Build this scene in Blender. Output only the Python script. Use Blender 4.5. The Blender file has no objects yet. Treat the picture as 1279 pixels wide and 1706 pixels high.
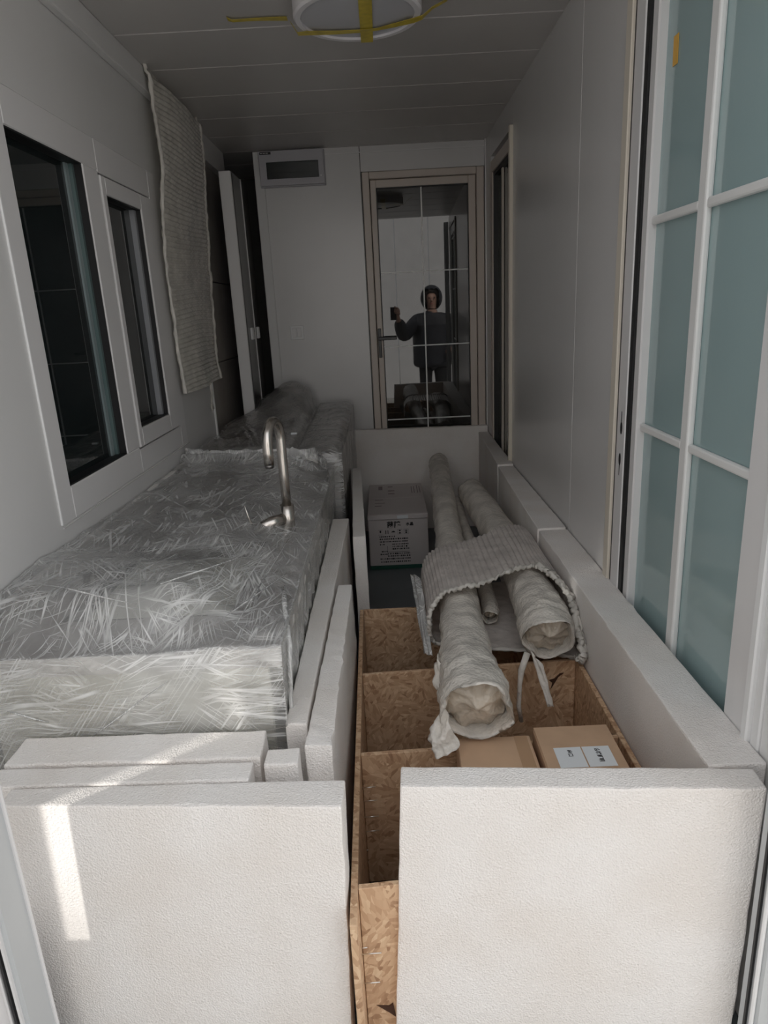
import bpy, bmesh, math, random
from mathutils import Vector, Matrix, noise
random.seed(7)
S = bpy.context.scene
COL = S.collection

# ------------------------------------------------------------------ camera
F_PX = 1136.27
yaw, pitch, roll = -0.0100105, 0.2872774, 0.0514812
fwd = Vector((math.sin(yaw)*math.cos(pitch), math.cos(yaw)*math.cos(pitch), -math.sin(pitch)))
rgt = Vector((math.cos(yaw), -math.sin(yaw), 0))
dwn = fwd.cross(rgt)
r2 = rgt*math.cos(roll) + dwn*math.sin(roll)
d2 = -rgt*math.sin(roll) + dwn*math.cos(roll)
cam_d = bpy.data.cameras.new('camera')
cam = bpy.data.objects.new('camera', cam_d); COL.objects.link(cam)
M = Matrix((r2, -d2, -fwd)).transposed().to_4x4()
M.translation = Vector((0, 0, 1.41))
cam.matrix_world = M
cam_d.sensor_fit = 'HORIZONTAL'; cam_d.sensor_width = 36.0
cam_d.lens = F_PX/1279*36.0
cam_d.clip_start = 0.02
S.camera = cam

# ------------------------------------------------------------------ world, sun, exposure
W = bpy.data.worlds.new('sky'); S.world = W; W.use_nodes = True
bg = W.node_tree.nodes['Background']
bg.inputs[0].default_value = (0.95, 0.97, 1.0, 1); bg.inputs[1].default_value = 1.38
# sun stands behind the container, so its front is in shade and the yard fence is lit
sd = bpy.data.lights.new('sun', 'SUN'); sd.energy = 5.0; sd.angle = 0.0093; sd.color = (1.0, 0.955, 0.90)
sun = bpy.data.objects.new('sun', sd); COL.objects.link(sun)
sun.rotation_euler = Vector((-0.30, -0.70, -0.62)).to_track_quat('-Z', 'Y').to_euler()
sun.location = (3, 8, 8)
# added narrow spot standing in for reflected sun; it slips in behind the door jamb
gd = bpy.data.lights.new('streak_spot', 'SPOT'); gd.energy = 7500.0; gd.spot_size = math.radians(4.2); gd.spot_blend = 0.5
gd.shadow_soft_size = 0.34; gd.color = (1.0, 0.96, 0.90)
glint = bpy.data.objects.new('streak_spot', gd); COL.objects.link(glint)
glint.location = (-7.10, -4.16, 2.70)
glint.rotation_euler = (Vector((-0.62, 0.99, 0.52))-Vector(glint.location)).to_track_quat('-Z', 'Y').to_euler()
S.cycles.max_bounces = 16; S.cycles.diffuse_bounces = 8; S.cycles.transparent_max_bounces = 16
vs = S.view_settings
vs.view_transform = 'Standard'; vs.look = 'None'; vs.gamma = 1.0; vs.use_curve_mapping = False
vs.exposure = 0.0

XL, XR, YF, CZ = -0.872, 0.653, 4.407, 2.33

# ------------------------------------------------------------------ material helpers
def mat(name, col, rough=0.5, metal=0.0, spec=0.5, coat=0.0, var=0.0, vscale=6, bump=0.0, bscale=200, bdist=0.002, emit=None):
    m = bpy.data.materials.new(name); m.use_nodes = True
    nt = m.node_tree; b = nt.nodes['Principled BSDF']
    b.inputs['Base Color'].default_value = (*col, 1); b.inputs['Roughness'].default_value = rough
    b.inputs['Metallic'].default_value = metal; b.inputs['Specular IOR Level'].default_value = spec
    b.inputs['Coat Weight'].default_value = coat; b.inputs['Coat Roughness'].default_value = 0.05
    tc = nt.nodes.new('ShaderNodeTexCoord')
    if var > 0:
        n = nt.nodes.new('ShaderNodeTexNoise'); n.inputs['Scale'].default_value = vscale; n.inputs['Detail'].default_value = 5
        nt.links.new(tc.outputs['Object'], n.inputs['Vector'])
        r = nt.nodes.new('ShaderNodeValToRGB')
        r.color_ramp.elements[0].position = 0.3; r.color_ramp.elements[1].position = 0.7
        r.color_ramp.elements[0].color = (*[c*(1-var) for c in col], 1)
        r.color_ramp.elements[1].color = (*[min(1, c*(1+var)) for c in col], 1)
        nt.links.new(n.outputs['Fac'], r.inputs['Fac']); nt.links.new(r.outputs['Color'], b.inputs['Base Color'])
    if bump > 0:
        n = nt.nodes.new('ShaderNodeTexNoise'); n.inputs['Scale'].default_value = bscale; n.inputs['Detail'].default_value = 4
        nt.links.new(tc.outputs['Object'], n.inputs['Vector'])
        bp = nt.nodes.new('ShaderNodeBump'); bp.inputs['Strength'].default_value = bump; bp.inputs['Distance'].default_value = bdist
        nt.links.new(n.outputs['Fac'], bp.inputs['Height']); nt.links.new(bp.outputs['Normal'], b.inputs['Normal'])
    return m

def nodes_of(m):
    return m.node_tree, m.node_tree.nodes, m.node_tree.links, m.node_tree.nodes['Principled BSDF']

MT = {}
MT['wall'] = mat('wall_panel_grey', (0.66, 0.65, 0.645), 0.22, var=0.03, vscale=2)
MT['wall_left'] = mat('wall_panel_left', (0.67, 0.665, 0.66), 0.4, var=0.03, vscale=2)
MT['ceiling'] = mat('ceiling_panel', (0.55, 0.53, 0.515), 0.35, var=0.04, vscale=2)
MT['upvc'] = mat('white_frame', (0.72, 0.71, 0.71), 0.3)
MT['cream'] = mat('cream_trim', (0.70, 0.64, 0.55), 0.4)
MT['doorframe'] = mat('door_frame_champagne', (0.60, 0.53, 0.47), 0.4)
MT['gasket'] = mat('black_gasket', (0.012, 0.012, 0.013), 0.5)
MT['white'] = mat('white_paint', (0.80, 0.80, 0.80), 0.35)
MT['muntin'] = mat('glazing_bar', (0.78, 0.78, 0.77), 0.35)
MT['darkglass'] = mat('dark_window_glass', (0.012, 0.017, 0.018), 0.02, spec=0.75)
MT['doorglass'] = mat('door_glass', (0.022, 0.021, 0.020), 0.015, spec=0.8)
MT['teal'] = mat('frosted_glass', (0.32, 0.43, 0.435), 0.08, spec=0.8, var=0.04, vscale=1.5)
MT['floor'] = mat('floor_vinyl', (0.16, 0.18, 0.19), 0.4, var=0.08)
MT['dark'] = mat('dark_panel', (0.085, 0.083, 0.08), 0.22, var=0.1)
MT['dark_sheet'] = mat('recess_sheet', (0.42, 0.39, 0.36), 0.25, var=0.1)
MT['black'] = mat('black_metal', (0.015, 0.015, 0.015), 0.35)
MT['steel'] = mat('brushed_steel', (0.62, 0.58, 0.54), 0.26, metal=1.0)
MT['sink'] = mat('sink_steel', (0.20, 0.19, 0.185), 0.35, metal=1.0)
MT['stone'] = mat('counter_stone', (0.36, 0.33, 0.315), 0.3, var=0.12, vscale=14)
MT['slab_edge'] = mat('counter_edge', (0.72, 0.70, 0.67), 0.35)
MT['cabinet'] = mat('cabinet_white', (0.82, 0.81, 0.73), 0.4)
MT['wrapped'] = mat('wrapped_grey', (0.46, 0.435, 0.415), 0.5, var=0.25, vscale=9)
MT['carton_white'] = mat('white_carton', (0.66, 0.61, 0.60), 0.6, var=0.03)
MT['green'] = mat('green_print', (0.02, 0.10, 0.07), 0.5)
MT['ink'] = mat('black_ink', (0.02, 0.018, 0.02), 0.6)
MT['ink_pale'] = mat('pale_ink', (0.30, 0.24, 0.25), 0.6)
MT['cardboard'] = mat('brown_cardboard', (0.56, 0.375, 0.245), 0.7, var=0.10, vscale=10)
MT['paper'] = mat('white_label', (0.80, 0.83, 0.85), 0.5)
MT['tape_clear'] = mat('brown_tape', (0.48, 0.31, 0.19), 0.25)
MT['tape'] = mat('yellow_tape', (0.60, 0.47, 0.05), 0.35, var=0.2, vscale=30)
MT['orange'] = mat('orange_tape', (0.75, 0.42, 0.06), 0.4)
MT['lamp_rim'] = mat('lamp_rim', (0.80, 0.78, 0.80), 0.3)
MT['lamp_diff'] = mat('lamp_diffuser', (0.55, 0.55, 0.58), 0.4)
MT['jamb'] = mat('aluminium_jamb', (0.55, 0.57, 0.58), 0.35, metal=0.2)
MT['ground'] = mat('concrete_ground', (0.42, 0.41, 0.39), 0.8, var=0.15, vscale=3)
MT['outwall'] = mat('outside_wall', (0.72, 0.71, 0.70), 0.6, var=0.05)
MT['jacket'] = mat('navy_jacket', (0.025, 0.027, 0.035), 0.6, bump=0.4, bscale=18, bdist=0.02)
MT['trousers'] = mat('black_trousers', (0.018, 0.018, 0.02), 0.8)
MT['skin'] = mat('skin', (0.55, 0.33, 0.25), 0.5)
MT['hair'] = mat('hair', (0.02, 0.015, 0.012), 0.5)
MT['nail'] = mat('nail_steel', (0.75, 0.72, 0.68), 0.3, metal=1.0)

def foam_mat():
    m = mat('white_foam', (0.80, 0.76, 0.735), 0.75, spec=0.25)
    nt, N, L, b = nodes_of(m)
    tc = N.new('ShaderNodeTexCoord')
    v = N.new('ShaderNodeTexVoronoi'); v.inputs['Scale'].default_value = 250
    n = N.new('ShaderNodeTexNoise'); n.inputs['Scale'].default_value = 420; n.inputs['Detail'].default_value = 3
    n2 = N.new('ShaderNodeTexNoise'); n2.inputs['Scale'].default_value = 5
    L.new(tc.outputs['Object'], v.inputs['Vector']); L.new(tc.outputs['Object'], n.inputs['Vector']); L.new(tc.outputs['Object'], n2.inputs['Vector'])
    ad = N.new('ShaderNodeMath'); ad.operation = 'ADD'
    L.new(v.outputs['Distance'], ad.inputs[0]); L.new(n.outputs['Fac'], ad.inputs[1])
    bp = N.new('ShaderNodeBump'); bp.inputs['Strength'].default_value = 0.7; bp.inputs['Distance'].default_value = 0.0020
    L.new(ad.outputs[0], bp.inputs['Height']); L.new(bp.outputs['Normal'], b.inputs['Normal'])
    r = N.new('ShaderNodeValToRGB'); r.color_ramp.elements[0].color = (0.83, 0.785, 0.745, 1); r.color_ramp.elements[1].color = (0.88, 0.85, 0.825, 1)
    r.color_ramp.elements[0].position = 0.35; r.color_ramp.elements[1].position = 0.65
    L.new(n2.outputs['Fac'], r.inputs['Fac']); L.new(r.outputs['Color'], b.inputs['Base Color'])
    return m
MT['foam'] = foam_mat()

def osb_mat():
    m = mat('osb_board', (0.5, 0.33, 0.2), 0.55, spec=0.3)
    nt, N, L, b = nodes_of(m)
    tc = N.new('ShaderNodeTexCoord')
    cols = []
    for k, (rx, ry, rz, sc) in enumerate([(0.25, 0.35, 0.0, (170, 170, 26)), (-0.5, -0.65, 0.3, (180, 180, 30)), (0.9, 1.25, 0.4, (160, 150, 32))]):
        m0 = N.new('ShaderNodeMapping'); m0.inputs['Rotation'].default_value = (rx, ry, rz); L.new(tc.outputs['Object'], m0.inputs['Vector'])
        mp = N.new('ShaderNodeMapping'); mp.inputs['Scale'].default_value = sc
        mp.inputs['Location'].default_value = (k*3.1, k*1.7, k*5.3)
        L.new(m0.outputs['Vector'], mp.inputs['Vector'])
        v = N.new('ShaderNodeTexVoronoi'); v.inputs['Scale'].default_value = 0.75; v.inputs['Randomness'].default_value = 1.0
        L.new(mp.outputs['Vector'], v.inputs['Vector'])
        sp = N.new('ShaderNodeSeparateColor'); L.new(v.outputs['Color'], sp.inputs['Color']); cols.append(sp)
    sel = N.new('ShaderNodeTexVoronoi'); sel.inputs['Scale'].default_value = 24; L.new(tc.outputs['Object'], sel.inputs['Vector'])
    ss = N.new('ShaderNodeSeparateColor'); L.new(sel.outputs['Color'], ss.inputs['Color'])
    m1 = N.new('ShaderNodeMix'); m1.data_type = 'FLOAT'
    g1 = N.new('ShaderNodeMath'); g1.operation = 'GREATER_THAN'; g1.inputs[1].default_value = 0.4; L.new(ss.outputs['Red'], g1.inputs[0])
    L.new(g1.outputs[0], m1.inputs[0]); L.new(cols[0].outputs['Red'], m1.inputs[2]); L.new(cols[1].outputs['Red'], m1.inputs[3])
    g2 = N.new('ShaderNodeMath'); g2.operation = 'GREATER_THAN'; g2.inputs[1].default_value = 0.72; L.new(ss.outputs['Green'], g2.inputs[0])
    m2 = N.new('ShaderNodeMix'); m2.data_type = 'FLOAT'
    L.new(g2.outputs[0], m2.inputs[0]); L.new(m1.outputs[0], m2.inputs[2]); L.new(cols[2].outputs['Red'], m2.inputs[3])
    r = N.new('ShaderNodeValToRGB')
    e = r.color_ramp.elements
    e[0].position = 0.06; e[0].color = (0.33, 0.185, 0.105, 1)
    e[1].position = 0.92; e[1].color = (0.76, 0.57, 0.38, 1)
    for pos, c in ((0.22, (0.50, 0.315, 0.19)), (0.5, (0.59, 0.39, 0.245)), (0.78, (0.66, 0.46, 0.295))):
        x = e.new(pos); x.color = (*c, 1)
    gn = N.new('ShaderNodeTexNoise'); gn.inputs['Scale'].default_value = 1.0; gn.inputs['Detail'].default_value = 5
    gm = N.new('ShaderNodeMapping'); gm.inputs['Scale'].default_value = (150, 150, 22); gm.inputs['Rotation'].default_value = (0.1, 0.35, 0)
    L.new(tc.outputs['Object'], gm.inputs['Vector']); L.new(gm.outputs['Vector'], gn.inputs['Vector'])
    gx = N.new('ShaderNodeMix'); gx.data_type = 'FLOAT'; gx.inputs[0].default_value = 0.22
    L.new(m2.outputs[0], gx.inputs[2]); L.new(gn.outputs['Fac'], gx.inputs[3])
    L.new(gx.outputs[0], r.inputs['Fac']); L.new(r.outputs['Color'], b.inputs['Base Color'])
    bp = N.new('ShaderNodeBump'); bp.inputs['Strength'].default_value = 0.25; bp.inputs['Distance'].default_value = 0.002
    L.new(m2.outputs[0], bp.inputs['Height']); L.new(bp.outputs['Normal'], b.inputs['Normal'])
    return m
MT['osb'] = osb_mat()

def film_mat(name, haze=0.10, lines=0.55, tint=(0.86, 0.86, 0.85), gloss=1.0, face='top'):
    """stretch film: clear plastic, a thin milky haze, fine white creases and crinkled gloss"""
    m = bpy.data.materials.new(name); m.use_nodes = True
    nt = m.node_tree; N = nt.nodes; L = nt.links; N.clear()
    out = N.new('ShaderNodeOutputMaterial'); tc = N.new('ShaderNodeTexCoord')
    def math_(op, a, b=None, c=None, clamp=False):
        q = N.new('ShaderNodeMath'); q.operation = op; q.use_clamp = clamp
        for k, v in enumerate((a, b, c)):
            if v is None: continue
            if isinstance(v, (int, float)): q.inputs[k].default_value = v
            else: L.new(v, q.inputs[k])
        return q.outputs[0]
    def nz(sc, rot=(0, 0, 0), loc=(0, 0, 0), detail=2.0, dist=0.0):
        m0 = N.new('ShaderNodeMapping'); m0.inputs['Rotation'].default_value = rot; L.new(tc.outputs['Object'], m0.inputs['Vector'])
        mp = N.new('ShaderNodeMapping'); mp.inputs['Scale'].default_value = sc; mp.inputs['Location'].default_value = loc
        L.new(m0.outputs['Vector'], mp.inputs['Vector'])
        n = N.new('ShaderNodeTexNoise'); n.inputs['Scale'].default_value = 1.0; n.inputs['Detail'].default_value = detail; n.inputs['Distortion'].default_value = dist
        L.new(mp.outputs['Vector'], n.inputs['Vector']); return n.outputs['Fac']
    acc = None
    H = math.pi/2                                        # creases run within the sheet: pick their directions per face
    dirs = {'top': [(0, 0, a) for a in (1.20, 1.50, 1.78, 2.05, 0.85, 2.4, 0.25, -0.3, 1.62)],
            'front': [(0, b, 0) for b in (0.0, 0.14, -0.12, 0.50, -0.42, 0.26, 0.95, -0.75, 0.06)],
            'side': [(c, 0, -H) for c in (1.15, 1.45, 1.75, 0.85, 2.15, 0.3, 1.6, -0.2, 1.3)]}[face]
    scs = [(1.6, 60, 60), (1.8, 75, 75), (1.5, 56, 56), (1.6, 70, 70), (1.9, 80, 80), (1.5, 60, 60), (2.0, 95, 95), (1.7, 70, 70), (1.6, 110, 110)]
    def flat(sc): return (sc[0], sc[1], 3.0) if face == 'top' else (sc[0], 3.0, sc[2])   # ignore small bumps across the sheet
    for k, (rot, sc) in enumerate(zip(dirs, [flat(q) for q in scs])):
        n = nz(sc, rot, (k*7.3, k*2.9, k), 0.6, 0.06)
        d = math_('ABSOLUTE', math_('SUBTRACT', n, 0.5))
        r = N.new('ShaderNodeMapRange'); r.inputs[1].default_value = 0.030; r.inputs[2].default_value = 0.0; r.clamp = True; L.new(d, r.inputs[0])
        g = N.new('ShaderNodeMapRange'); g.inputs[1].default_value = 0.48; g.inputs[2].default_value = 0.64; g.clamp = True; L.new(nz((8, 8, 8), rot, (k*3.7, 1, k*5.1), 1.0), g.inputs[0])
        h = math_('MULTIPLY', r.outputs[0], g.outputs[0])
        acc = h if acc is None else math_('MAXIMUM', acc, h)
    cloud = nz((5, 5, 5), detail=4.0)
    c2 = N.new('ShaderNodeMapRange'); c2.inputs[1].default_value = 0.35; c2.inputs[2].default_value = 0.70; L.new(cloud, c2.inputs[0])
    fac = math_('ADD', math_('MULTIPLY', acc, lines), math_('MULTIPLY_ADD', c2.outputs[0], haze, haze*0.6), clamp=True)
    fine = math_('ADD', nz(flat((6, 48, 48)), dirs[0], detail=3.0), math_('MULTIPLY_ADD', nz(flat((5, 42, 42)), dirs[3], (3, 1, 2), 3.0), 0.8, math_('MULTIPLY', nz(flat((6, 60, 60)), dirs[4], (5, 1, 2), 3.0), 0.8)))
    hgt = math_('MULTIPLY_ADD', acc, 0.35, fine)
    bp = N.new('ShaderNodeBump'); bp.inputs['Strength'].default_value = 0.5; bp.inputs['Distance'].default_value = 0.0045; L.new(hgt, bp.inputs['Height'])
    tr = N.new('ShaderNodeBsdfTransparent'); tr.inputs[0].default_value = (0.97, 0.97, 0.97, 1)
    gl = N.new('ShaderNodeBsdfGlossy'); gl.inputs['Roughness'].default_value = 0.09; gl.inputs[0].default_value = (0.95, 0.95, 0.95, 1)
    df = N.new('ShaderNodeBsdfDiffuse'); df.inputs[0].default_value = (*tint, 1)
    L.new(bp.outputs['Normal'], gl.inputs['Normal'])
    a = N.new('ShaderNodeMixShader'); L.new(fac, a.inputs[0]); L.new(tr.outputs[0], a.inputs[1]); L.new(df.outputs[0], a.inputs[2])
    fr = N.new('ShaderNodeFresnel'); fr.inputs['IOR'].default_value = 1.5; L.new(bp.outputs['Normal'], fr.inputs['Normal'])
    b = N.new('ShaderNodeMixShader'); L.new(math_('MULTIPLY_ADD', fr.outputs[0], 1.1*gloss, 0.02, clamp=True), b.inputs[0]); L.new(a.outputs[0], b.inputs[1]); L.new(gl.outputs[0], b.inputs[2])
    L.new(b.outputs[0], out.inputs[0])
    return m
for fc in ('top', 'front', 'side'):
    MT['film_'+fc] = film_mat('stretch_film_'+fc, 0.24, 0.55, face=fc)
    MT['film_far_'+fc] = film_mat('stretch_film_far_'+fc, 0.12, 0.42, face=fc)
MT['film_loose'] = film_mat('loose_film', 0.35, 0.5)
def film_slots(o, key):
    me = o.data; me.materials.clear()
    for fc in ('top', 'front', 'side'): me.materials.append(MT[key+fc])
    for p in me.polygons:
        n = p.normal; a = [abs(n.z), abs(n.y), abs(n.x)]; p.material_index = a.index(max(a))

def wrap_mat(name, col, bump_scale=95, trans=0.25, rough=0.3):
    """bubble wrap: milky plastic with small raised bubbles"""
    m = mat(name, col, rough, spec=0.5)
    nt, N, L, b = nodes_of(m)
    tc = N.new('ShaderNodeTexCoord'); v = N.new('ShaderNodeTexVoronoi'); v.inputs['Scale'].default_value = bump_scale
    n = N.new('ShaderNodeTexNoise'); n.inputs['Scale'].default_value = 16; n.inputs['Detail'].default_value = 6
    L.new(tc.outputs['Object'], v.inputs['Vector']); L.new(tc.outputs['Object'], n.inputs['Vector'])
    ad = N.new('ShaderNodeMath'); ad.operation = 'MULTIPLY_ADD'; ad.inputs[1].default_value = 3.0
    L.new(n.outputs['Fac'], ad.inputs[0]); L.new(v.outputs['Distance'], ad.inputs[2])
    bp = N.new('ShaderNodeBump'); bp.inputs['Strength'].default_value = 0.5; bp.inputs['Distance'].default_value = 0.004
    L.new(ad.outputs[0], bp.inputs['Height']); L.new(bp.outputs['Normal'], b.inputs['Normal'])
    r = N.new('ShaderNodeValToRGB'); r.color_ramp.elements[0].position = 0.32; r.color_ramp.elements[1].position = 0.68
    r.color_ramp.elements[0].color = (*[c*0.82 for c in col], 1); r.color_ramp.elements[1].color = (*[min(1, c*1.15) for c in col], 1)
    L.new(n.outputs['Fac'], r.inputs['Fac']); L.new(r.outputs['Color'], b.inputs['Base Color'])
    t = N.new('ShaderNodeBsdfTranslucent'); t.inputs[0].default_value = (*col, 1)
    mx = N.new('ShaderNodeMixShader'); mx.inputs[0].default_value = trans
    out = N['Material Output']; L.new(b.outputs[0], mx.inputs[1]); L.new(t.outputs[0], mx.inputs[2]); L.new(mx.outputs[0], out.inputs[0])
    return m
MT['wrap'] = wrap_mat('bubble_wrap', (0.82, 0.775, 0.71), 120, trans=0.15, rough=0.2)
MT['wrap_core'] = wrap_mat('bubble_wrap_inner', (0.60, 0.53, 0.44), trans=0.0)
MT['wrap_far'] = wrap_mat('bubble_wrap_brown', (0.40, 0.34, 0.31), trans=0.05)
MT['air'] = wrap_mat('air_column_wrap', (0.70, 0.65, 0.615), 30, 0.15, 0.2)
MT['air_edge'] = wrap_mat('air_column_edge', (0.72, 0.69, 0.64), 60, 0.2, 0.2)

# ------------------------------------------------------------------ geometry helpers
def tag(o, label=None, cat=None, group=None, kind=None):
    if label: o['label'] = label
    if cat: o['category'] = cat
    if group: o['group'] = group
    if kind: o['kind'] = kind
    return o

def link(name, me, m, parent=None, smooth=False):
    o = bpy.data.objects.new(name, me); COL.objects.link(o)
    if m is not None: me.materials.append(MT[m] if isinstance(m, str) else m)
    if smooth: me.polygons.foreach_set('use_smooth', [True]*len(me.polygons))
    if parent is not None:
        o.parent = parent
        o.matrix_parent_inverse = Matrix.Identity(4)
        o.location = -Vector(parent.get('_origin', (0, 0, 0))) if '_origin' in parent else (0, 0, 0)
    return o

def empty(name, loc=(0, 0, 0)):
    """an Empty at the thing's base; parts are given in room coordinates"""
    o = bpy.data.objects.new(name, None); COL.objects.link(o)
    o.location = loc; o['_origin'] = list(loc); o.empty_display_size = 0.05
    return o

def pydata(name, v, f, m, parent=None, smooth=False):
    me = bpy.data.meshes.new(name); me.from_pydata([tuple(x) for x in v], [], f); me.update()
    return link(name, me, m, parent, smooth)

def bm_obj(name, bm, m, parent=None, smooth=False):
    bmesh.ops.recalc_face_normals(bm, faces=bm.faces)
    me = bpy.data.meshes.new(name); bm.to_mesh(me); bm.free()
    return link(name, me, m, parent, smooth)

def bm_box(bm, x, y, z):
    r = bmesh.ops.create_cube(bm, size=1.0)
    for v in r['verts']:
        v.co = Vector((x[0] + (v.co.x+0.5)*(x[1]-x[0]), y[0] + (v.co.y+0.5)*(y[1]-y[0]), z[0] + (v.co.z+0.5)*(z[1]-z[0])))
    return r['verts']

def box(name, x, y, z, m, parent=None, bev=0.0, seg=2):
    bm = bmesh.new(); bm_box(bm, x, y, z)
    if bev > 0: bmesh.ops.bevel(bm, geom=bm.edges[:], offset=bev, segments=seg, affect='EDGES', profile=0.5)
    return bm_obj(name, bm, m, parent)

def boxes(name, lst, m, parent=None, bev=0.0):
    bm = bmesh.new()
    for b in lst: bm_box(bm, *b)
    if bev > 0: bmesh.ops.bevel(bm, geom=bm.edges[:], offset=bev, segments=1, affect='EDGES')
    return bm_obj(name, bm, m, parent)

def hexa(bm, q, t):
    """box from a front quad (bl, br, tr, tl) and a thickness vector or four of them"""
    q = [Vector(a) for a in q]
    t = [Vector(a) for a in t] if isinstance(t[0], (tuple, list)) else [Vector(t)]*4
    v = [bm.verts.new(a) for a in q] + [bm.verts.new(a+b) for a, b in zip(q, t)]
    for f in ((0, 1, 2, 3), (7, 6, 5, 4), (0, 4, 5, 1), (1, 5, 6, 2), (2, 6, 7, 3), (3, 7, 4, 0)):
        bm.faces.new([v[i] for i in f])

def sweep(pts, rads, seg=20, closed_ends=True, jitter=0.0, seed=0, squash=None):
    """tube of varying radius along points; returns verts, faces"""
    pts = [Vector(p) for p in pts]; V = []; Fc = []
    n = len(pts); up = Vector((0, 0, 1)); prev = None
    for i, p in enumerate(pts):
        t = (pts[min(i+1, n-1)] - pts[max(i-1, 0)]).normalized()
        if prev is None:
            a = up if abs(t.dot(up)) < 0.9 else Vector((1, 0, 0))
            s = t.cross(a).normalized()
        else:
            s = (prev - t*prev.dot(t)).normalized()
        prev = s; u = s.cross(t).normalized()
        for k in range(seg):
            a = 2*math.pi*k/seg
            r = rads[i]
            d = s*math.cos(a) + u*math.sin(a)
            if jitter:
                r *= 1 + jitter*noise.noise(Vector((math.cos(a)*1.7+seed*3.1, math.sin(a)*1.7, i*0.45+seed))) + jitter*0.6*noise.noise(Vector((math.cos(a)*5+seed, math.sin(a)*5, i*1.3)))
            V.append(p + d*r)
    for i in range(n-1):
        for k in range(seg):
            a = i*seg+k; b = i*seg+(k+1) % seg
            Fc.append((a, b, b+seg, a+seg))
    if closed_ends:
        Fc.append(tuple(range(seg-1, -1, -1))); Fc.append(tuple(range((n-1)*seg, n*seg)))
    return V, Fc

def tube(name, pts, rads, m, parent=None, seg=20, **k):
    if not hasattr(rads, '__len__'): rads = [rads]*len(pts)
    v, f = sweep(pts, rads, seg, **k)
    bm = bmesh.new(); vs_ = [bm.verts.new(x) for x in v]
    for q in f: bm.faces.new([vs_[i] for i in q])
    o = bm_obj(name, bm, m, parent)
    for p in o.data.polygons: p.use_smooth = len(p.vertices) == 4
    return o

def cyl(name, a, b, r, m, parent=None, seg=20):
    return tube(name, [a, b], [r, r], m, parent, seg)

def text_mesh(name, body, size, m, parent, origin, xdir, ydir, align='LEFT', bold=0.0):
    cu = bpy.data.curves.new(name, 'FONT'); cu.body = body; cu.size = size; cu.align_x = align
    cu.offset = bold
    o = bpy.data.objects.new(name, cu); COL.objects.link(o)
    dg = bpy.context.evaluated_depsgraph_get()
    me = bpy.data.meshes.new_from_object(o.evaluated_get(dg))
    bpy.data.objects.remove(o)
    X = Vector(xdir).normalized(); Y = Vector(ydir).normalized(); Z = X.cross(Y)
    T = Matrix((X, Y, Z)).transposed().to_4x4(); T.translation = Vector(origin)
    me.transform(T); me.name = name; me.materials.clear()
    return link(name, me, m, parent)

def sm(a, b, x):
    t = max(0.0, min(1.0, (x-a)/(b-a))); return t*t*(3-2*t)

def fbm(p, sc, oct_=3):
    v = 0; a = 1
    for i in range(oct_):
        v += a*noise.noise(Vector(p)*sc); sc *= 2.1; a *= 0.5
    return v

def struct(o, label, cat):
    return tag(o, label, cat, kind='structure')

# ================================================================== THE SETTING
struct(box('floor', (-1.05, 0.80), (0.86, 5.25), (-0.06, 0.0), 'floor'), 'dark grey vinyl floor of the narrow room', 'floor')

# ceiling of narrow panels running across the room
ceil = empty('ceiling', (0, 2.6, CZ)); struct(ceil, 'grey ceiling of wide panels running across the room', 'ceiling')
box('ceiling_deck', (-1.05, 0.80), (1.06, 5.25), (CZ+0.012, CZ+0.07), 'ceiling', ceil)
y = 1.23
while y < 5.2:
    y1 = min(y+0.35, 5.25)
    box('ceiling_panel', (-1.05, 0.80), (y+0.002, y1-0.002), (CZ, CZ+0.014), 'ceiling', ceil, 0.003, 1)
    y = y1
box('ceiling_panel', (-1.05, 0.80), (1.062, 1.228), (CZ, CZ+0.014), 'ceiling', ceil, 0.003, 1)

# left wall
wl = empty('wall_left', (XL, 2.2, 0)); struct(wl, 'light grey panelled left wall holding the white window', 'wall')
boxes('wall_panel', [((XL-0.06, XL), (0.83, 1.732), (0, CZ)), ((XL-0.06, XL), (1.732, 2.95), (0, 0.90)), ((XL-0.06, XL), (1.732, 2.95), (1.97, CZ)),
                     ((XL-0.06, XL), (2.95, 3.487), (0, CZ)), ((XL-0.06, XL), (3.487, 4.40), (2.205, CZ))], 'wall_left', wl)
box('edge_bead', (XL, XL+0.006), (1.722, 1.732), (0.905, 1.97), 'white', wl, 0.002, 1)
box('edge_bead', (XL-0.01, XL+0.008), (3.476, 3.492), (0.60, 2.205), 'upvc', wl, 0.002, 1)
box('seam_strip', (XL, XL+0.003), (1.735, 2.98), (0.893, 0.8965), 'wall', wl)
struct(box('trim_1', (XL, XL+0.03), (0.83, 3.49), (2.245, CZ), 'wall_left', None, 0.006), 'grey cornice strip along the top of the left wall', 'trim')

# recess beyond the left wall with dark sheets
wr_ = empty('wall_recess', (-0.93, 3.9, 0)); struct(wr_, 'dark glossy panels in the recess behind the bubble wrap curtain', 'wall')
for z0, z1 in ((0.0, 0.80), (0.806, 1.175), (1.181, 1.60), (1.606, 2.203)):
    box('dark_panel', (-0.935, -0.905), (3.49, 4.40), (z0, z1), 'dark_sheet', wr_, 0.002, 1)
box('shell', (-1.05, -1.0), (3.3, 5.25), (0, CZ), 'dark', wr_)  # dark colour paints in the unlit void past the far wall
box('shell_end', (-1.05, 0.8), (5.2, 5.25), (0, CZ), 'dark', wr_)  # coloured dark for the same unlit void

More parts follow.
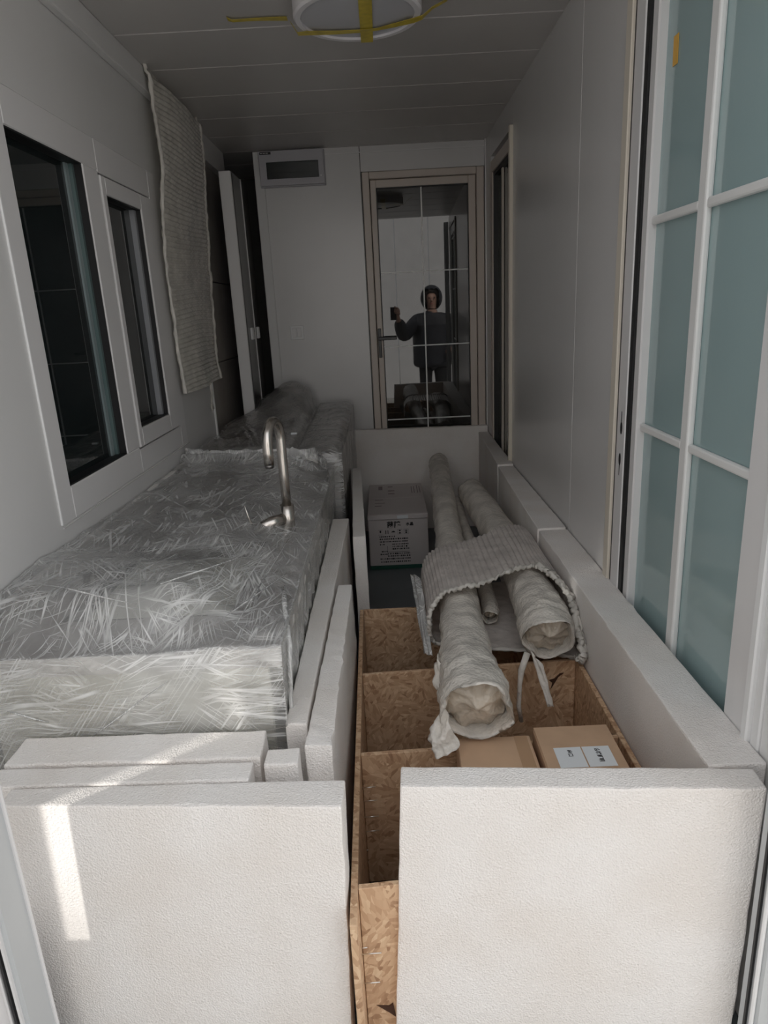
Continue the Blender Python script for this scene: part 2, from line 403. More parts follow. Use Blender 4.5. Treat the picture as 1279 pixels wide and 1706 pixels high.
wf_ = empty('wall_folded', (-0.78, 3.95, 0)); struct(wf_, 'end of a folded wall panel with grey edge and dark face', 'wall')
box('edge_strip', (-0.818, -0.754), (3.945, 3.96), (0, 2.153), 'upvc', wf_, 0.003, 1)
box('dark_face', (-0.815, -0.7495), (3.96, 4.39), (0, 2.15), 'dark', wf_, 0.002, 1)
box('metal_strip', (-0.7495, -0.746), (4.175, 4.185), (0, 2.15), 'upvc', wf_)
for yy in (4.06, 4.25):
    box('latch', (-0.7495, -0.738), (yy-0.028, yy+0.028), (1.285, 1.352), 'white', wf_, 0.003, 1)

# far wall
wfar = empty('wall_far', (0, YF, 0)); struct(wfar, 'light grey far wall with the glazed door', 'wall')
boxes('wall_panel', [((-0.69, -0.078), (YF, YF+0.06), (0, CZ)), ((-0.078, 0.646), (YF, YF+0.06), (2.194, CZ)), ((0.646, 0.70), (YF, YF+0.06), (0, CZ))], 'wall', wfar)
box('edge_trim', (-0.702, -0.645), (YF-0.012, YF+0.05), (0, CZ-0.002), 'wall_left', wfar, 0.004, 1)
box('seam_strip', (-0.082, -0.078), (YF-0.003, YF), (0, CZ), 'dark', wfar)
box('seam_strip', (-0.645, 0.653), (YF-0.004, YF), (2.296, 2.300), 'upvc', wfar)
box('corner_trim', (0.646, 0.653), (YF-0.03, YF), (0, CZ), 'wall', wfar)

# glazed door in the far wall
d1 = empty('door_1', (0.28, YF, 0)); struct(d1, 'beige framed door with gridded dark glass in the far wall', 'door')
boxes('door_frame', [((-0.074, -0.032), (YF-0.02, YF+0.05), (0, 2.19)), ((0.597, 0.642), (YF-0.02, YF+0.05), (0, 2.19)), ((-0.032, 0.597), (YF-0.02, YF+0.05), (2.15, 2.19))], 'doorframe', d1, 0.004)
leaf_m = Matrix.Translation((0.59, YF, 0)) @ Matrix.Rotation(math.radians(-1.0), 4, 'Z') @ Matrix.Translation((-0.59, -YF, 0))
def leaf(o):
    o.data.transform(leaf_m); return o
leaf(boxes('leaf_stile', [((-0.028, 0.006), (YF-0.012, YF+0.03), (0.02, 2.147))], 'doorframe', d1, 0.003))
leaf(boxes('leaf_stile', [((0.550, 0.593), (YF-0.012, YF+0.03), (0.02, 2.147))], 'doorframe', d1, 0.003))
leaf(boxes('leaf_rail', [((0.006, 0.550), (YF-0.012, YF+0.03), (2.104, 2.147))], 'doorframe', d1, 0.003))
leaf(boxes('leaf_rail', [((0.006, 0.550), (YF-0.012, YF+0.03), (0.02, 0.16))], 'doorframe', d1, 0.003))
leaf(boxes('gasket', [((0.006, 0.011), (YF-0.010, YF), (0.16, 2.104)), ((0.545, 0.550), (YF-0.010, YF), (0.16, 2.104)), ((0.011, 0.545), (YF-0.010, YF), (2.098, 2.104)), ((0.011, 0.545), (YF-0.010, YF), (0.16, 0.166))], 'gasket', d1))
gp = leaf(box('glass_pane', (0.008, 0.548), (YF+0.002, YF+0.012), (0.162, 2.102), 'doorglass', d1))
leaf(box('glazing_bar', (0.268, 0.276), (YF-0.003, YF+0.002), (0.166, 2.098), 'muntin', d1))
for zz in (1.627, 1.187, 0.727):
    leaf(box('glazing_bar', (0.011, 0.545), (YF-0.0028, YF+0.002), (zz-0.0035, zz+0.0035), 'muntin', d1))
hd = leaf(box('handle', (-0.024, -0.004), (YF-0.022, YF-0.012), (1.125, 1.302), 'black', d1, 0.003))
def sub(o, parent):
    o.parent = parent; o.location = (0, 0, 0); return o
sub(leaf(cyl('spindle', (-0.012, YF-0.015, 1.242), (-0.012, YF-0.06, 1.242), 0.008, 'black')), hd)
sub(leaf(box('lever', (-0.022, 0.092), (YF-0.068, YF-0.054), (1.232, 1.252), 'black', None, 0.004)), hd)

# right wall
wr = empty('wall_right', (XR, 2.7, 0)); struct(wr, 'grey glossy right wall of tall panels past the sliding door', 'wall')
box('wall_panel', (XR, XR+0.06), (1.962, 2.387), (0, CZ), 'wall', wr, 0.002, 1)
box('wall_panel', (XR, XR+0.06), (2.389, 3.53), (0, CZ), 'wall', wr, 0.001, 1)
box('wall_panel', (XR, XR+0.06), (3.53, 4.20), (2.20, CZ), 'wall', wr)
box('wall_panel', (XR, XR+0.06), (4.20, YF+0.05), (0, CZ), 'wall', wr, 0.002, 1)
box('wall_panel', (XR, XR+0.06), (0.86, 1.962), (2.215, CZ), 'wall', wr)
box('wall_panel', (XR+0.002, XR+0.06), (0.90, 1.075), (0, 2.215), 'white', wr, 0.002, 1)
box('wall_core', (XR+0.055, XR+0.10), (0.905, 5.2), (0, CZ), 'outwall', wr)

w2 = empty('window_2', (XR, 3.85, 0)); struct(w2, 'tall narrow dark window at the far end of the right wall', 'window')
box('window_bead', (XR-0.018, XR+0.02), (3.53, 3.556), (0.50, 2.205), 'cream', w2, 0.003, 1)
boxes('window_frame', [((XR-0.004, XR+0.05), (3.56, 3.62), (0.50, 2.17)), ((XR-0.004, XR+0.05), (4.14, 4.19), (0.50, 2.17)), ((XR-0.004, XR+0.05), (3.62, 4.14), (2.11, 2.17)), ((XR-0.004, XR+0.05), (3.62, 4.14), (0.50, 0.56))], 'doorframe', w2, 0.002)
boxes('gasket', [((XR+0.004, XR+0.03), (4.118, 4.138), (0.56, 2.11)), ((XR+0.004, XR+0.03), (3.62, 3.64), (0.56, 2.11)), ((XR+0.004, XR+0.03), (3.64, 4.118), (2.09, 2.11))], 'gasket', w2)
box('glass_pane', (XR+0.025, XR+0.032), (3.62, 4.14), (0.56, 2.11), mat('grey_glass', (0.13, 0.14, 0.13), 0.04, spec=0.7), w2)
box('blind_strip', (XR+0.012, XR+0.022), (3.90, 3.925), (0.56, 2.09), 'doorframe', w2)

# sliding door with frosted panes on the right
ds = empty('door_2', (XR, 1.5, 0)); struct(ds, 'white framed sliding door with frosted blue-green panes', 'door')
box('outer_strip', (XR-0.012, XR+0.05), (1.915, 1.958), (0, 2.215), 'cream', ds, 0.003, 1)
box('shadow_gap', (XR-0.004, XR+0.05), (1.903, 1.915), (0, 2.21), 'gasket', ds)
ls_ = box('lock_stile', (XR-0.006, XR+0.05), (1.840, 1.903), (0, 2.21), 'upvc', ds, 0.003, 1)
for zc, flip in ((1.078, 1), (0.967, -1)):
    ang = [2*math.pi*k/14 for k in range(14)]
    v = [(XR-0.0065, 1.868+0.0085*math.cos(a), zc-0.012*flip+0.017*math.sin(a)) for a in ang]
    v2 = [(XR-0.0065, 1.868-0.0025, zc), (XR-0.0065, 1.868+0.0025, zc), (XR-0.0065, 1.868+0.0025, zc+0.034*flip), (XR-0.0065, 1.868-0.0025, zc+0.034*flip)]
    allv = v+v2; n1 = len(allv)
    allv = allv + [(XR-0.004, b, c) for a, b, c in allv]
    fs = [tuple(range(14)), (14, 15, 16, 17)] + [tuple(n1+i for i in reversed(range(14)))]
    fs += [(i, (i+1) % 14, n1+(i+1) % 14, n1+i) for i in range(14)]
    sub(pydata('keyhole', allv, fs, 'gasket'), ls_)
box('shadow_gap', (XR-0.003, XR+0.05), (1.816, 1.840), (0, 2.21), 'gasket', ds)
box('leaf_stile', (XR+0.002, XR+0.045), (1.778, 1.816), (0, 2.20), 'upvc', ds, 0.004, 1)
box('leaf_stile', (XR-0.002, XR+0.045), (1.125, 1.204), (0, 2.20), 'upvc', ds, 0.003, 1)
box('edge_bead', (XR-0.010, XR+0.04), (1.103, 1.124), (0, 2.21), 'white', ds, 0.003, 1)
box('edge_bead', (XR-0.002, XR+0.04), (1.076, 1.102), (0, 2.21), 'white', ds, 0.003, 1)
box('leaf_rail', (XR+0.002, XR+0.045), (1.204, 1.778), (2.12, 2.20), 'upvc', ds, 0.003, 1)
box('leaf_rail', (XR+0.002, XR+0.045), (1.204, 1.778), (0.0, 0.10), 'upvc', ds, 0.003, 1)
YB = 1.505; ZB = [0.54, 1.0835, 1.585, 2.087]
box('glazing_bar', (XR+0.008, XR+0.024), (YB-0.019, YB+0.019), (0.10, 2.12), 'muntin', ds, 0.005)
for zz in ZB:
    box('glazing_bar', (XR+0.010, XR+0.024), (1.204, YB-0.019), (zz-0.010, zz+0.010), 'muntin', ds, 0.005)
    box('glazing_bar', (XR+0.010, XR+0.024), (YB+0.019, 1.778), (zz-0.010, zz+0.010), 'muntin', ds, 0.005)
edges = [0.10]+ZB+[2.12]
for a, b in zip(edges[:-1], edges[1:]):
    for ya, yb in ((1.204, YB), (YB, 1.778)):
        box('glass_pane', (XR+0.024, XR+0.032), (ya, yb), (a, b), 'teal', ds)

# left window
w1 = empty('window_1', (XL, 2.34, 0.90)); struct(w1, 'white framed window with two dark panes in the left wall', 'window')
x0, x1 = XL-0.055, XL+0.002
boxes('window_frame', [((x0, x1), (1.732, 1.813), (0.90, 1.97)), ((x0, x1), (1.813, 2.37), (0.90, 0.99)), ((x0, x1), (1.813, 2.37), (1.877, 1.97)),
                       ((x0, x1), (2.256, 2.37), (0.99, 1.877)), ((x0, x1), (2.37, 2.875), (0.90, 0.982)), ((x0, x1), (2.37, 2.875), (1.872, 1.97)), ((x0, x1), (2.875, 2.955), (0.90, 1.97))], 'upvc', w1, 0.003)
sa = boxes('window_sash', [((x0, x1+0.004), (2.376, 2.41), (0.988, 1.866)), ((x0, x1+0.004), (2.745, 2.868), (0.988, 1.866)), ((x0, x1+0.004), (2.41, 2.745), (0.988, 1.052)), ((x0, x1+0.004), (2.41, 2.745), (1.812, 1.866))], 'upvc', w1, 0.003)
boxes('sash_gap', [((x0, x1-0.012), (2.368, 2.377), (0.982, 1.872)), ((x0, x1-0.012), (2.867, 2.876), (0.982, 1.872)), ((x0, x1-0.012), (2.37, 2.875), (0.981, 0.989)), ((x0, x1-0.012), (2.37, 2.875), (1.865, 1.873))], 'gasket', w1)
boxes('gasket', [((x0, XL-0.002), (1.811, 1.817), (0.99, 1.877)), ((x0, XL-0.002), (2.252, 2.258), (0.99, 1.877)), ((x0, XL-0.002), (1.817, 2.252), (0.986, 0.994)), ((x0, XL-0.002), (1.817, 2.252), (1.873, 1.879))], 'gasket', w1)
box('glass_pane', (XL-0.048, XL-0.040), (1.80, 2.27), (0.98, 1.885), 'darkglass', w1)
sub(box('glass_pane', (XL-0.042, XL-0.035), (2.405, 2.75), (1.045, 1.82), 'darkglass'), sa)
sub(boxes('gasket', [((XL-0.036, XL), (2.74, 2.747), (1.052, 1.812)), ((XL-0.036, XL-0.002), (2.41, 2.741), (1.050, 1.056)), ((XL-0.036, XL-0.002), (2.41, 2.741), (1.808, 1.814))], 'gasket'), sa)
box('pane_reflection', (XL-0.040, XL-0.034), (2.215, 2.236), (0.992, 1.875), mat('grey_reflection', (0.22, 0.27, 0.28), 0.12), w1)  # this strip and the next: pane reflections put in as colour
sd_ = box('pane_reflection', (XL-0.040, XL-0.024), (2.238, 2.252), (0.992, 1.875), mat('green_reflection', (0.10, 0.15, 0.15), 0.12), w1)
box('sash_reflection', (XL-0.040, XL-0.016), (2.722, 2.741), (1.054, 1.810), mat('grey_sash_reflection', (0.30, 0.31, 0.33), 0.2), w1)  # vertical reflection in the sash glass, put in as a solid strip

# entrance the photograph is taken through
d3 = empty('door_3', (-0.67, 0.90, 0)); struct(d3, 'grey metal jamb of the entrance door beside the foam slabs', 'door')
box('jamb', (-0.682, -0.655), (0.868, 0.942), (0, 2.28), 'jamb', d3, 0.003, 1)
box('seal_strip', (-0.657, -0.650), (0.930, 0.936), (0, 2.28), 'upvc', d3, 0.002, 1)
for k, xx in enumerate((-0.664, -0.672, -0.679)):
    box('seal_strip', (xx-0.002, xx+0.002), (0.862-0.001*k, 0.869), (0, 2.28), 'gasket' if k == 1 else 'upvc', d3)
hg = box('hinge_plate', (-0.868, -0.684), (0.866, 0.872), (0.02, 0.365), 'upvc', d3, 0.002, 1)  # hinge plate, widened to block the lower end of the light streak
for k in range(6):
    sub(cyl('slot', (-0.690, 0.8655, 0.06+0.04*k), (-0.690, 0.8640, 0.06+0.04*k), 0.004, 'gasket', None, 10), hg)
sub(cyl('pin', (-0.705, 0.855, 0.04), (-0.705, 0.855, 0.20), 0.011, 'white', None, 14), hg)
d3b = empty('door_4', (0.615, 0.92, 0)); struct(d3b, 'grey metal jamb of the entrance on the right edge', 'door')
box('jamb', (0.603, 0.645), (0.90, 0.955), (0, 2.28), 'jamb', d3b, 0.003, 1)
box('seal_strip', (0.596, 0.604), (0.906, 0.912), (0, 2.28), 'white', d3b, 0.002, 1)
box('seal_strip', (0.599, 0.604), (0.926, 0.932), (0, 2.28), 'gasket', d3b)
struct(boxes('wall_front', [((-1.05, 0.80), (1.02, 1.06), (2.335, 2.45)), ((0.66, 0.80), (0.86, 0.90), (0, 2.285))], 'outwall'), 'white outer front wall around the open entrance', 'wall')
d5 = empty('leaf_blocker', (-0.78, 0.4, 0)); struct(d5, 'unseen white door leaf added outside to block light beside the streak', 'door')  # unseen leaf added to keep the spot off the slab beyond the streak
box('leaf_panel', (-0.80, -0.775), (-0.02, 0.838), (-0.05, 2.20), 'outwall', d5, 0.003, 1)
cyl('door_knob', (-0.775, 0.06, 1.0), (-0.73, 0.06, 1.0), 0.02, 'steel', d5)
struct(boxes('roof', [((-1.15, 1.0), (1.02, 5.3), (2.452, 2.50))], 'outwall'), 'flat white roof over the narrow room', 'roof')
struct(boxes('wall_outer', [((-1.12, -1.06), (0.95, 5.3), (-0.2, 2.45)), ((0.81, 0.87), (0.90, 5.3), (-0.2, 2.45)), ((-1.06, 0.81), (5.26, 5.3), (-0.2, 2.45))], 'outwall'), 'white outer side walls of the container', 'wall')

# the yard behind the camera, seen in the door's reflection
struct(box('ground', (-14, 14), (-14, 14), (-0.30, -0.20), 'ground'), 'pale concrete yard outside the entrance', 'ground')
ow = empty('wall_yard', (0, -4.2, -0.2)); struct(ow, 'white corrugated fence panels across the yard', 'wall')
for k in range(26):
    xx = -8.4+0.6*k
    box('fence_panel', (xx+0.006, xx+0.594), (-4.25, -4.2-0.012*(k % 2)), (-0.2, 3.4), 'outwall', ow, 0.004, 1)
yw = empty('added_window', (-7.1, -4.2, 2.4)); struct(yw, 'unseen window pane added on the yard fence behind the streak spot', 'window')  # unseen pane, added only to give the spot a source
box('glass_pane', (-7.4, -6.8), (-4.195, -4.185), (2.3, 3.1), 'darkglass', yw)
boxes('window_frame', [((-7.46, -7.4), (-4.2, -4.17), (2.24, 3.16)), ((-6.8, -6.74), (-4.2, -4.17), (2.24, 3.16)), ((-7.4, -6.8), (-4.2, -4.17), (3.1, 3.16)), ((-7.4, -6.8), (-4.2, -4.17), (2.24, 2.3))], 'upvc', yw)

# ================================================================== FOAM SLABS
def foam(label, q, t, group, seed=0, name='foam_slab', rough=0.0016):
    """a sawn foam slab: hexahedron with cut edges, slightly crumbled"""
    bm = bmesh.new(); hexa(bm, q, t)
    bmesh.ops.recalc_face_normals(bm, faces=bm.faces)
    bmesh.ops.bevel(bm, geom=bm.edges[:], offset=0.004, segments=2, affect='EDGES', profile=0.6)
    for _ in range(5):                                   # split long edges so the rims can be ragged
        es = [e for e in bm.edges if e.calc_length() > 0.05]
        if not es: break
        bmesh.ops.subdivide_edges(bm, edges=es, cuts=1, use_grid_fill=True)
    bm.normal_update()
    rim = set()
    for e in bm.edges:
        if len(e.link_faces) == 2 and e.calc_face_angle(0) > 0.2: rim.update(e.verts)
    for v in rim:
        v.co += noise.noise_vector(v.co*40+Vector((seed*3.3, 0, 0)))*rough*(1.0+2.0*max(0, noise.noise(v.co*9+Vector((seed, 0, 0)))))
    o = bm_obj('%s' % name, bm, 'foam')
    return tag(o, label, 'foam board', group)

GF = 'front foam slabs'
foam('large white foam slab standing upright in front of the wooden crate',
     [(-0.042, 0.992, 0.0), (0.598, 0.962, 0.0), (0.615, 0.971, 0.602), (-0.006, 1.018, 0.602)], (0.003, 0.056, 0), GF, 1)
foam('large white foam slab standing in front of the wrapped sink cabinet, with a streak from the added spot',
     [(-0.715, 1.004, 0.0), (-0.124, 0.962, 0.0), (-0.107, 0.974, 0.602), (-0.72, 1.016, 0.602)], [(0, 0.045, 0), (0.002, 0.072, 0), (0.002, 0.072, 0), (0, 0.045, 0)], GF, 2)
foam('white foam slab sandwiched second in the stack by the wrapped cabinet',
     [(-0.775, 1.068, 0.0), (-0.283, 1.056, 0.0), (-0.283, 1.056, 0.602), (-0.775, 1.068, 0.602)], (0, 0.052, 0), GF, 3)
foam('rearmost white foam slab of the stack, touching the film on the cabinet front',
     [(-0.770, 1.128, 0.0), (-0.272, 1.118, 0.0), (-0.272, 1.118, 0.604), (-0.770, 1.128, 0.604)], (0, 0.088, 0), GF, 4)
foam('small white foam offcut block wedged beside the stacked slabs',
     [(-0.262, 1.092, 0.0), (-0.198, 1.092, 0.0), (-0.198, 1.095, 0.602), (-0.262, 1.095, 0.602)], (0, 0.050, 0), GF, 5)
GS = 'long foam boards set on edge'
foam('long white foam board on edge right against the film-wrapped cabinet',
     [(-0.238, 1.222, 0.0), (-0.194, 1.222, 0.0), (-0.194, 1.222, 0.604), (-0.238, 1.222, 0.604)], [(0.0, 1.44, 0), (0.022, 1.44, 0), (0.022, 1.44, 0), (0.0, 1.44, 0)], GS, 6)
foam('shorter white foam board on edge with crumbled rim beside the crate',
     [(-0.190, 1.150, 0.0), (-0.137, 1.150, 0.0), (-0.137, 1.150, 0.601), (-0.190, 1.150, 0.601)], [(0.016, 0.815, 0), (0.007, 0.815, 0), (0.007, 0.815, 0), (0.016, 0.815, 0)], GS, 7, rough=0.0026)
foam('foam board on edge standing left of the printed white carton',
     [(-0.146, 2.425, 0.0), (-0.098, 2.425, 0.0), (-0.098, 2.425, 0.602), (-0.146, 2.425, 0.602)], (-0.05, 1.17, 0), GS, 8)
foam('near white foam board on edge along the sliding door',
     [(0.545, 1.038, 0.0), (0.650, 1.038, 0.0), (0.650, 1.038, 0.601), (0.545, 1.038, 0.601)], (0, 1.362, 0), GS, 9)
foam('middle foam board on edge along the grey right wall',
     [(0.541, 2.405, 0.0), (0.648, 2.405, 0.0), (0.648, 2.405, 0.606), (0.541, 2.405, 0.606)], [(0.028, 1.05, 0), (0, 1.05, 0), (0, 1.05, 0), (0.028, 1.05, 0)], GS, 10)
foam('farthest foam board on edge below the narrow right window',
     [(0.566, 3.46, 0.0), (0.648, 3.46, 0.0), (0.648, 3.46, 0.615), (0.566, 3.46, 0.615)], [(0.02, 0.86, 0), (0, 0.86, 0), (0, 0.86, 0.02), (0.02, 0.86, 0.02)], GS, 11)
foam('pinkish foam board standing across the far end under the glazed door',
     [(-0.205, 4.335, 0.0), (0.648, 4.335, 0.0), (0.648, 4.335, 0.672), (-0.205, 4.335, 0.682)], (0, 0.040, 0), GS, 12)

# ================================================================== OSB CRATE
cr = empty('wooden_crate', (0.21, 1.6, 0)); tag(cr, 'open chipboard crate with cross dividers on the floor', 'crate')
def sheet(name, q, t):
    bm = bmesh.new(); hexa(bm, q, t)
    bmesh.ops.recalc_face_normals(bm, faces=bm.faces)
    bmesh.ops.bevel(bm, geom=bm.edges[:], offset=0.0012, segments=1, affect='EDGES')
    return bm_obj(name, bm, 'osb', cr)
CT = 0.391
sheet('side_board', [(-0.106, 0.93, 0.003), (-0.093, 0.93, 0.003), (-0.093, 0.93, CT), (-0.106, 0.93, CT)], (-0.020, 1.305, 0))
sheet('side_board', [(0.526, 0.98, 0.003), (0.539, 1.055, 0.003), (0.539, 1.055, CT), (0.526, 1.055, CT)], [(0, 1.255, 0), (0, 1.18, 0), (0, 1.18, 0), (0, 1.18, 0)])
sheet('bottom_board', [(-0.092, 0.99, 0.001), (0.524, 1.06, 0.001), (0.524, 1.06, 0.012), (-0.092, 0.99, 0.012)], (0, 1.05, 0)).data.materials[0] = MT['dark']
for yl, yr in ((1.008, 1.062), (1.402, 1.428), (1.778, 1.806), (2.226, 2.224)):
    sheet('divider', [(-0.092-0.0157*(yl-0.93), yl, 0.014), (0.525, yr, 0.014), (0.525, yr, CT), (-0.092-0.0157*(yl-0.93), yl, CT)], (0, 0.012, 0))
# knots and chipped flakes
def flake(pts, y0):
    v = [(x, y0-0.0008, z) for x, z in pts]; v += [(x, y0+0.004, z) for x, z in pts]; n = len(pts)
    f = [tuple(range(n)), tuple(range(2*n-1, n-1, -1))] + [(i, i+n, (i+1) % n+n, (i+1) % n) for i in range(n)]
    return pydata('knot', v, f, mat('dark_knot', (0.06, 0.025, 0.012), 0.7), cr)
flake([(0.445, 0.332), (0.462, 0.336), (0.478, 0.352), (0.490, 0.353), (0.474, 0.340), (0.462, 0.318), (0.452, 0.300), (0.456, 0.322)], 1.806-0.003)
flake([(-0.075, 0.105), (-0.050, 0.100), (-0.042, 0.106), (-0.038, 0.072), (-0.050, 0.084)], 1.010)
for zz, yy, ln in ((0.312, 1.385, 0.032), (0.272, 1.387, 0.033), (0.226, 1.386, 0.034), (0.182, 1.388, 0.033), (0.128, 1.385, 0.004), (0.250, 0.996, 0.036), (0.262, 0.998, 0.010), (0.178, 0.996, 0.030)):
    xs = -0.0925-0.0157*(yy-0.93)
    cyl('nail', (xs-0.004, yy, zz), (xs+ln, yy, zz+0.002), 0.0013, 'nail', cr, 8)

# cardboard cartons inside the front bay
def carton(label, x, y, z, seam):
    c = empty('cardboard_box', ((x[0]+x[1])/2, (y[0]+y[1])/2, z[0])); tag(c, label, 'box', 'cardboard boxes in the crate')
    box('carton_body', x, y, (z[0], z[1]-0.004), 'cardboard', c, 0.003, 1)
    box('flap', (x[0]+0.001, x[1]-0.001), (y[0]+0.001, seam-0.001), (z[1]-0.004, z[1]), 'cardboard', c, 0.001, 1)
    box('flap', (x[0]+0.001, x[1]-0.001), (seam+0.001, y[1]-0.001), (z[1]-0.004, z[1]), 'cardboard', c, 0.001, 1)
    return c
c1 = carton('plain brown cardboard box under the end of the wrapped tube', (0.128, 0.300), (1.09, 1.385), (0.013, 0.438), 1.235)
box('packing_tape', (0.262, 0.292), (1.092, 1.383), (0.438, 0.4385), 'tape_clear', c1)
c2 = carton('brown cardboard box with a white two-part label', (0.310, 0.484), (1.09, 1.398), (0.013, 0.450), 1.238)
lz = 0.4505
lab = [box('label_sheet', (0.338, 0.398), (1.245, 1.315), (lz, lz+0.0006), 'paper', c2), box('label_sheet', (0.401, 0.461), (1.245, 1.315), (lz, lz+0.0006), 'paper', c2)]
sub(text_mesh('print', '出口', 0.012, 'ink', None, (0.366, 1.305, lz+0.0009), (0, -1, 0), (1, 0, 0), bold=0.0004), lab[0])
sub(text_mesh('print', '合格証明', 0.012, 'ink', None, (0.428, 1.308, lz+0.0009), (0, -1, 0), (1, 0, 0), bold=0.0004), lab[1])

# white printed carton on the floor
wc = empty('white_carton', (0.05, 3.95, 0)); tag(wc, 'white printed carton with green base band at the far end', 'box')
BX, BY, BZ = (-0.128, 0.205), (3.62, 4.30), 0.325
box('carton_body', BX, BY, (0.022, BZ-0.004), 'carton_white', wc, 0.004, 1)
box('base_band', (BX[0]-0.0008, BX[1]+0.0008), (BY[0]-0.0008, BY[1]), (0.001, 0.022), 'green', wc, 0.002, 1)
box('top_flap', BX, (BY[0]-0.002, 3.958), (BZ-0.005, BZ), 'carton_white', wc, 0.002, 1)
box('top_flap', BX, (3.962, BY[1]), (BZ-0.005, BZ), 'carton_white', wc, 0.002, 1)
box('front_lip', (BX[0]-0.002, BX[1]+0.002), (BY[0]-0.012, BY[0]), (BZ-0.028, BZ-0.001), 'carton_white', wc, 0.003, 1)
box('torn_tape', (0.035, 0.095), (BY[0]-0.0135, BY[0]-0.012), (BZ-0.024, BZ-0.004), 'paper', wc)
fy = BY[0]-0.0015
text_mesh('print', '茵隆', 0.040, 'ink', wc, (-0.025, fy, 0.250), (1, 0, 0), (0, 0, 1), bold=0.0012)
text_mesh('print', '水晶', 0.021, 'ink', wc, (0.082, fy, 0.258), (1, 0, 0), (0, 0, 1), bold=0.0008)
bm = bmesh.new()
for k in range(5):                                   # handling symbols in small frames
    cx = -0.062+0.036*k; cz = 0.222
    for b in (((cx-0.013, cx+0.013), (cz+0.0135, cz+0.0145)), ((cx-0.013, cx+0.013), (cz-0.0145, cz-0.0135)), ((cx-0.013, cx-0.0122), (cz-0.0135, cz+0.0135)), ((cx+0.0122, cx+0.013), (cz-0.0135, cz+0.0135))):
        if k in (3, 4) or b[1][1]-b[1][0] < 0.002 and k == 0: bm_box(bm, b[0], (fy, fy+0.001), b[1])
tag(bm_obj('symbol_frames', bm, 'ink', wc), kind='stuff')
def poly(name, pts, y_, m, parent):
    v = [(x, y_, z) for x, z in pts]+[(x, y_+0.001, z) for x, z in pts]; n = len(pts)
    return pydata(name, v, [tuple(range(n)), tuple(range(2*n-1, n-1, -1))]+[(i, i+n, (i+1) % n+n, (i+1) % n) for i in range(n)], m, parent)
def disc(cx, cz, rx, rz, n=10): return [(cx+rx*math.cos(2*math.pi*k/n), cz+rz*math.sin(2*math.pi*k/n)) for k in range(n)]
z0 = 0.222
poly('symbol', disc(-0.062, z0+0.004, 0.005, 0.007), fy, 'ink', wc)
for s in (-1, 1): poly('symbol', [(-0.026+0.006*s-0.002, z0-0.011), (-0.026+0.006*s+0.002, z0-0.011), (-0.026+0.006*s+0.002, z0+0.011), (-0.026+0.006*s-0.002, z0+0.011)], fy, 'ink', wc)
poly('symbol', [(0.0-0.002, z0-0.002), (0.022, z0-0.002), (0.018, z0+0.004), (0.010, z0+0.007), (0.003, z0+0.004)], fy, 'ink', wc)
for s in (-1, 1): poly('symbol', disc(0.046, z0+0.007*s, 0.006, 0.004), fy, 'ink', wc)
poly('symbol', [(0.072, z0+0.003), (0.092, z0+0.003), (0.082, z0+0.010)], fy, 'ink', wc)
poly('symbol', disc(0.082, z0-0.005, 0.006, 0.005), fy, 'ink', wc)
bm = bmesh.new(); rn = random.Random(3)
for zz, xa, xb in ((0.196, -0.068, 0.02), (0.182, -0.068, 0.088), (0.166, -0.068, 0.092), (0.150, -0.068, -0.04), (0.150, 0.002, 0.088), (0.136, 0.002, 0.085), (0.122, 0.002, 0.092),
                   (0.094, -0.025, 0.098), (0.080, -0.025, 0.098), (0.064, -0.070, 0.098), (0.046, -0.066, 0.098), (0.092, -0.068, -0.03), (0.108, -0.060, -0.03)):
    x = xa
    while x < xb:
        w = rn.uniform(0.003, 0.009); h = rn.uniform(0.0025, 0.0045)
        bm_box(bm, (x, min(x+w, xb+0.003)), (fy, fy+0.001), (zz-h, zz+h)); x += w+rn.uniform(0.0015, 0.006)
bm_box(bm, (-0.027, -0.0255), (fy, fy+0.001), (0.078, 0.140))
bm_box(bm, (-0.027, 0.098), (fy, fy+0.001), (0.1035, 0.105))
tag(bm_obj('fine_print', bm, 'ink', wc), kind='stuff')
bm = bmesh.new(); tz = BZ-0.0005
for xa, xb, ya, yb in ((-0.07, -0.045, 4.16, 4.25), (-0.01, 0.02, 4.22, 4.24), (-0.01, 0.03, 4.12, 4.14), (-0.01, 0.03, 4.05, 4.07), (-0.09, -0.04, 3.92, 3.93), (-0.09, -0.03, 3.85, 3.86), (-0.09, -0.05, 3.79, 3.80),
                       (0.135, 0.140, 4.06, 4.22), (0.150, 0.155, 4.06, 4.22), (0.17, 0.175, 4.06, 4.24), (0.185, 0.19, 4.06, 4.22)):
    bm_box(bm, (xa, xb), (ya, yb), (tz, tz+0.001))
tag(bm_obj('top_print', bm, 'ink_pale', wc), kind='stuff')

# ================================================================== WRAPPED SINK CABINET
kc = empty('sink_cabinet', (-0.55, 2.05, 0)); tag(kc, 'white sink cabinet with grey worktop wrapped in clear stretch film', 'cabinet')
CX, CY = (-0.862, -0.268), (1.268, 2.84)
box('cabinet_body', CX, CY, (0.0, 0.722), 'cabinet', kc, 0.003, 1)
bm = bmesh.new()
TX, TY = (-0.866, -0.240), (1.250, 2.87); HX, HY = (-0.76, -0.37), (1.42, 1.93); TZ = (0.724, 0.765)
for b in ((TX, (TY[0], HY[0])), (TX, (HY[1], TY[1])), ((TX[0], HX[0]), HY), ((HX[1], TX[1]), HY)): bm_box(bm, b[0], b[1], TZ)
bm_obj('worktop', bm, 'stone', kc)
box('worktop_edge', (TX[0], TX[1]+0.002), (TY[0]-0.003, TY[0]), TZ, 'slab_edge', kc)
box('worktop_edge', (TX[1], TX[1]+0.003), (TY[0], TY[1]), TZ, 'slab_edge', kc)
bs = bmesh.new()
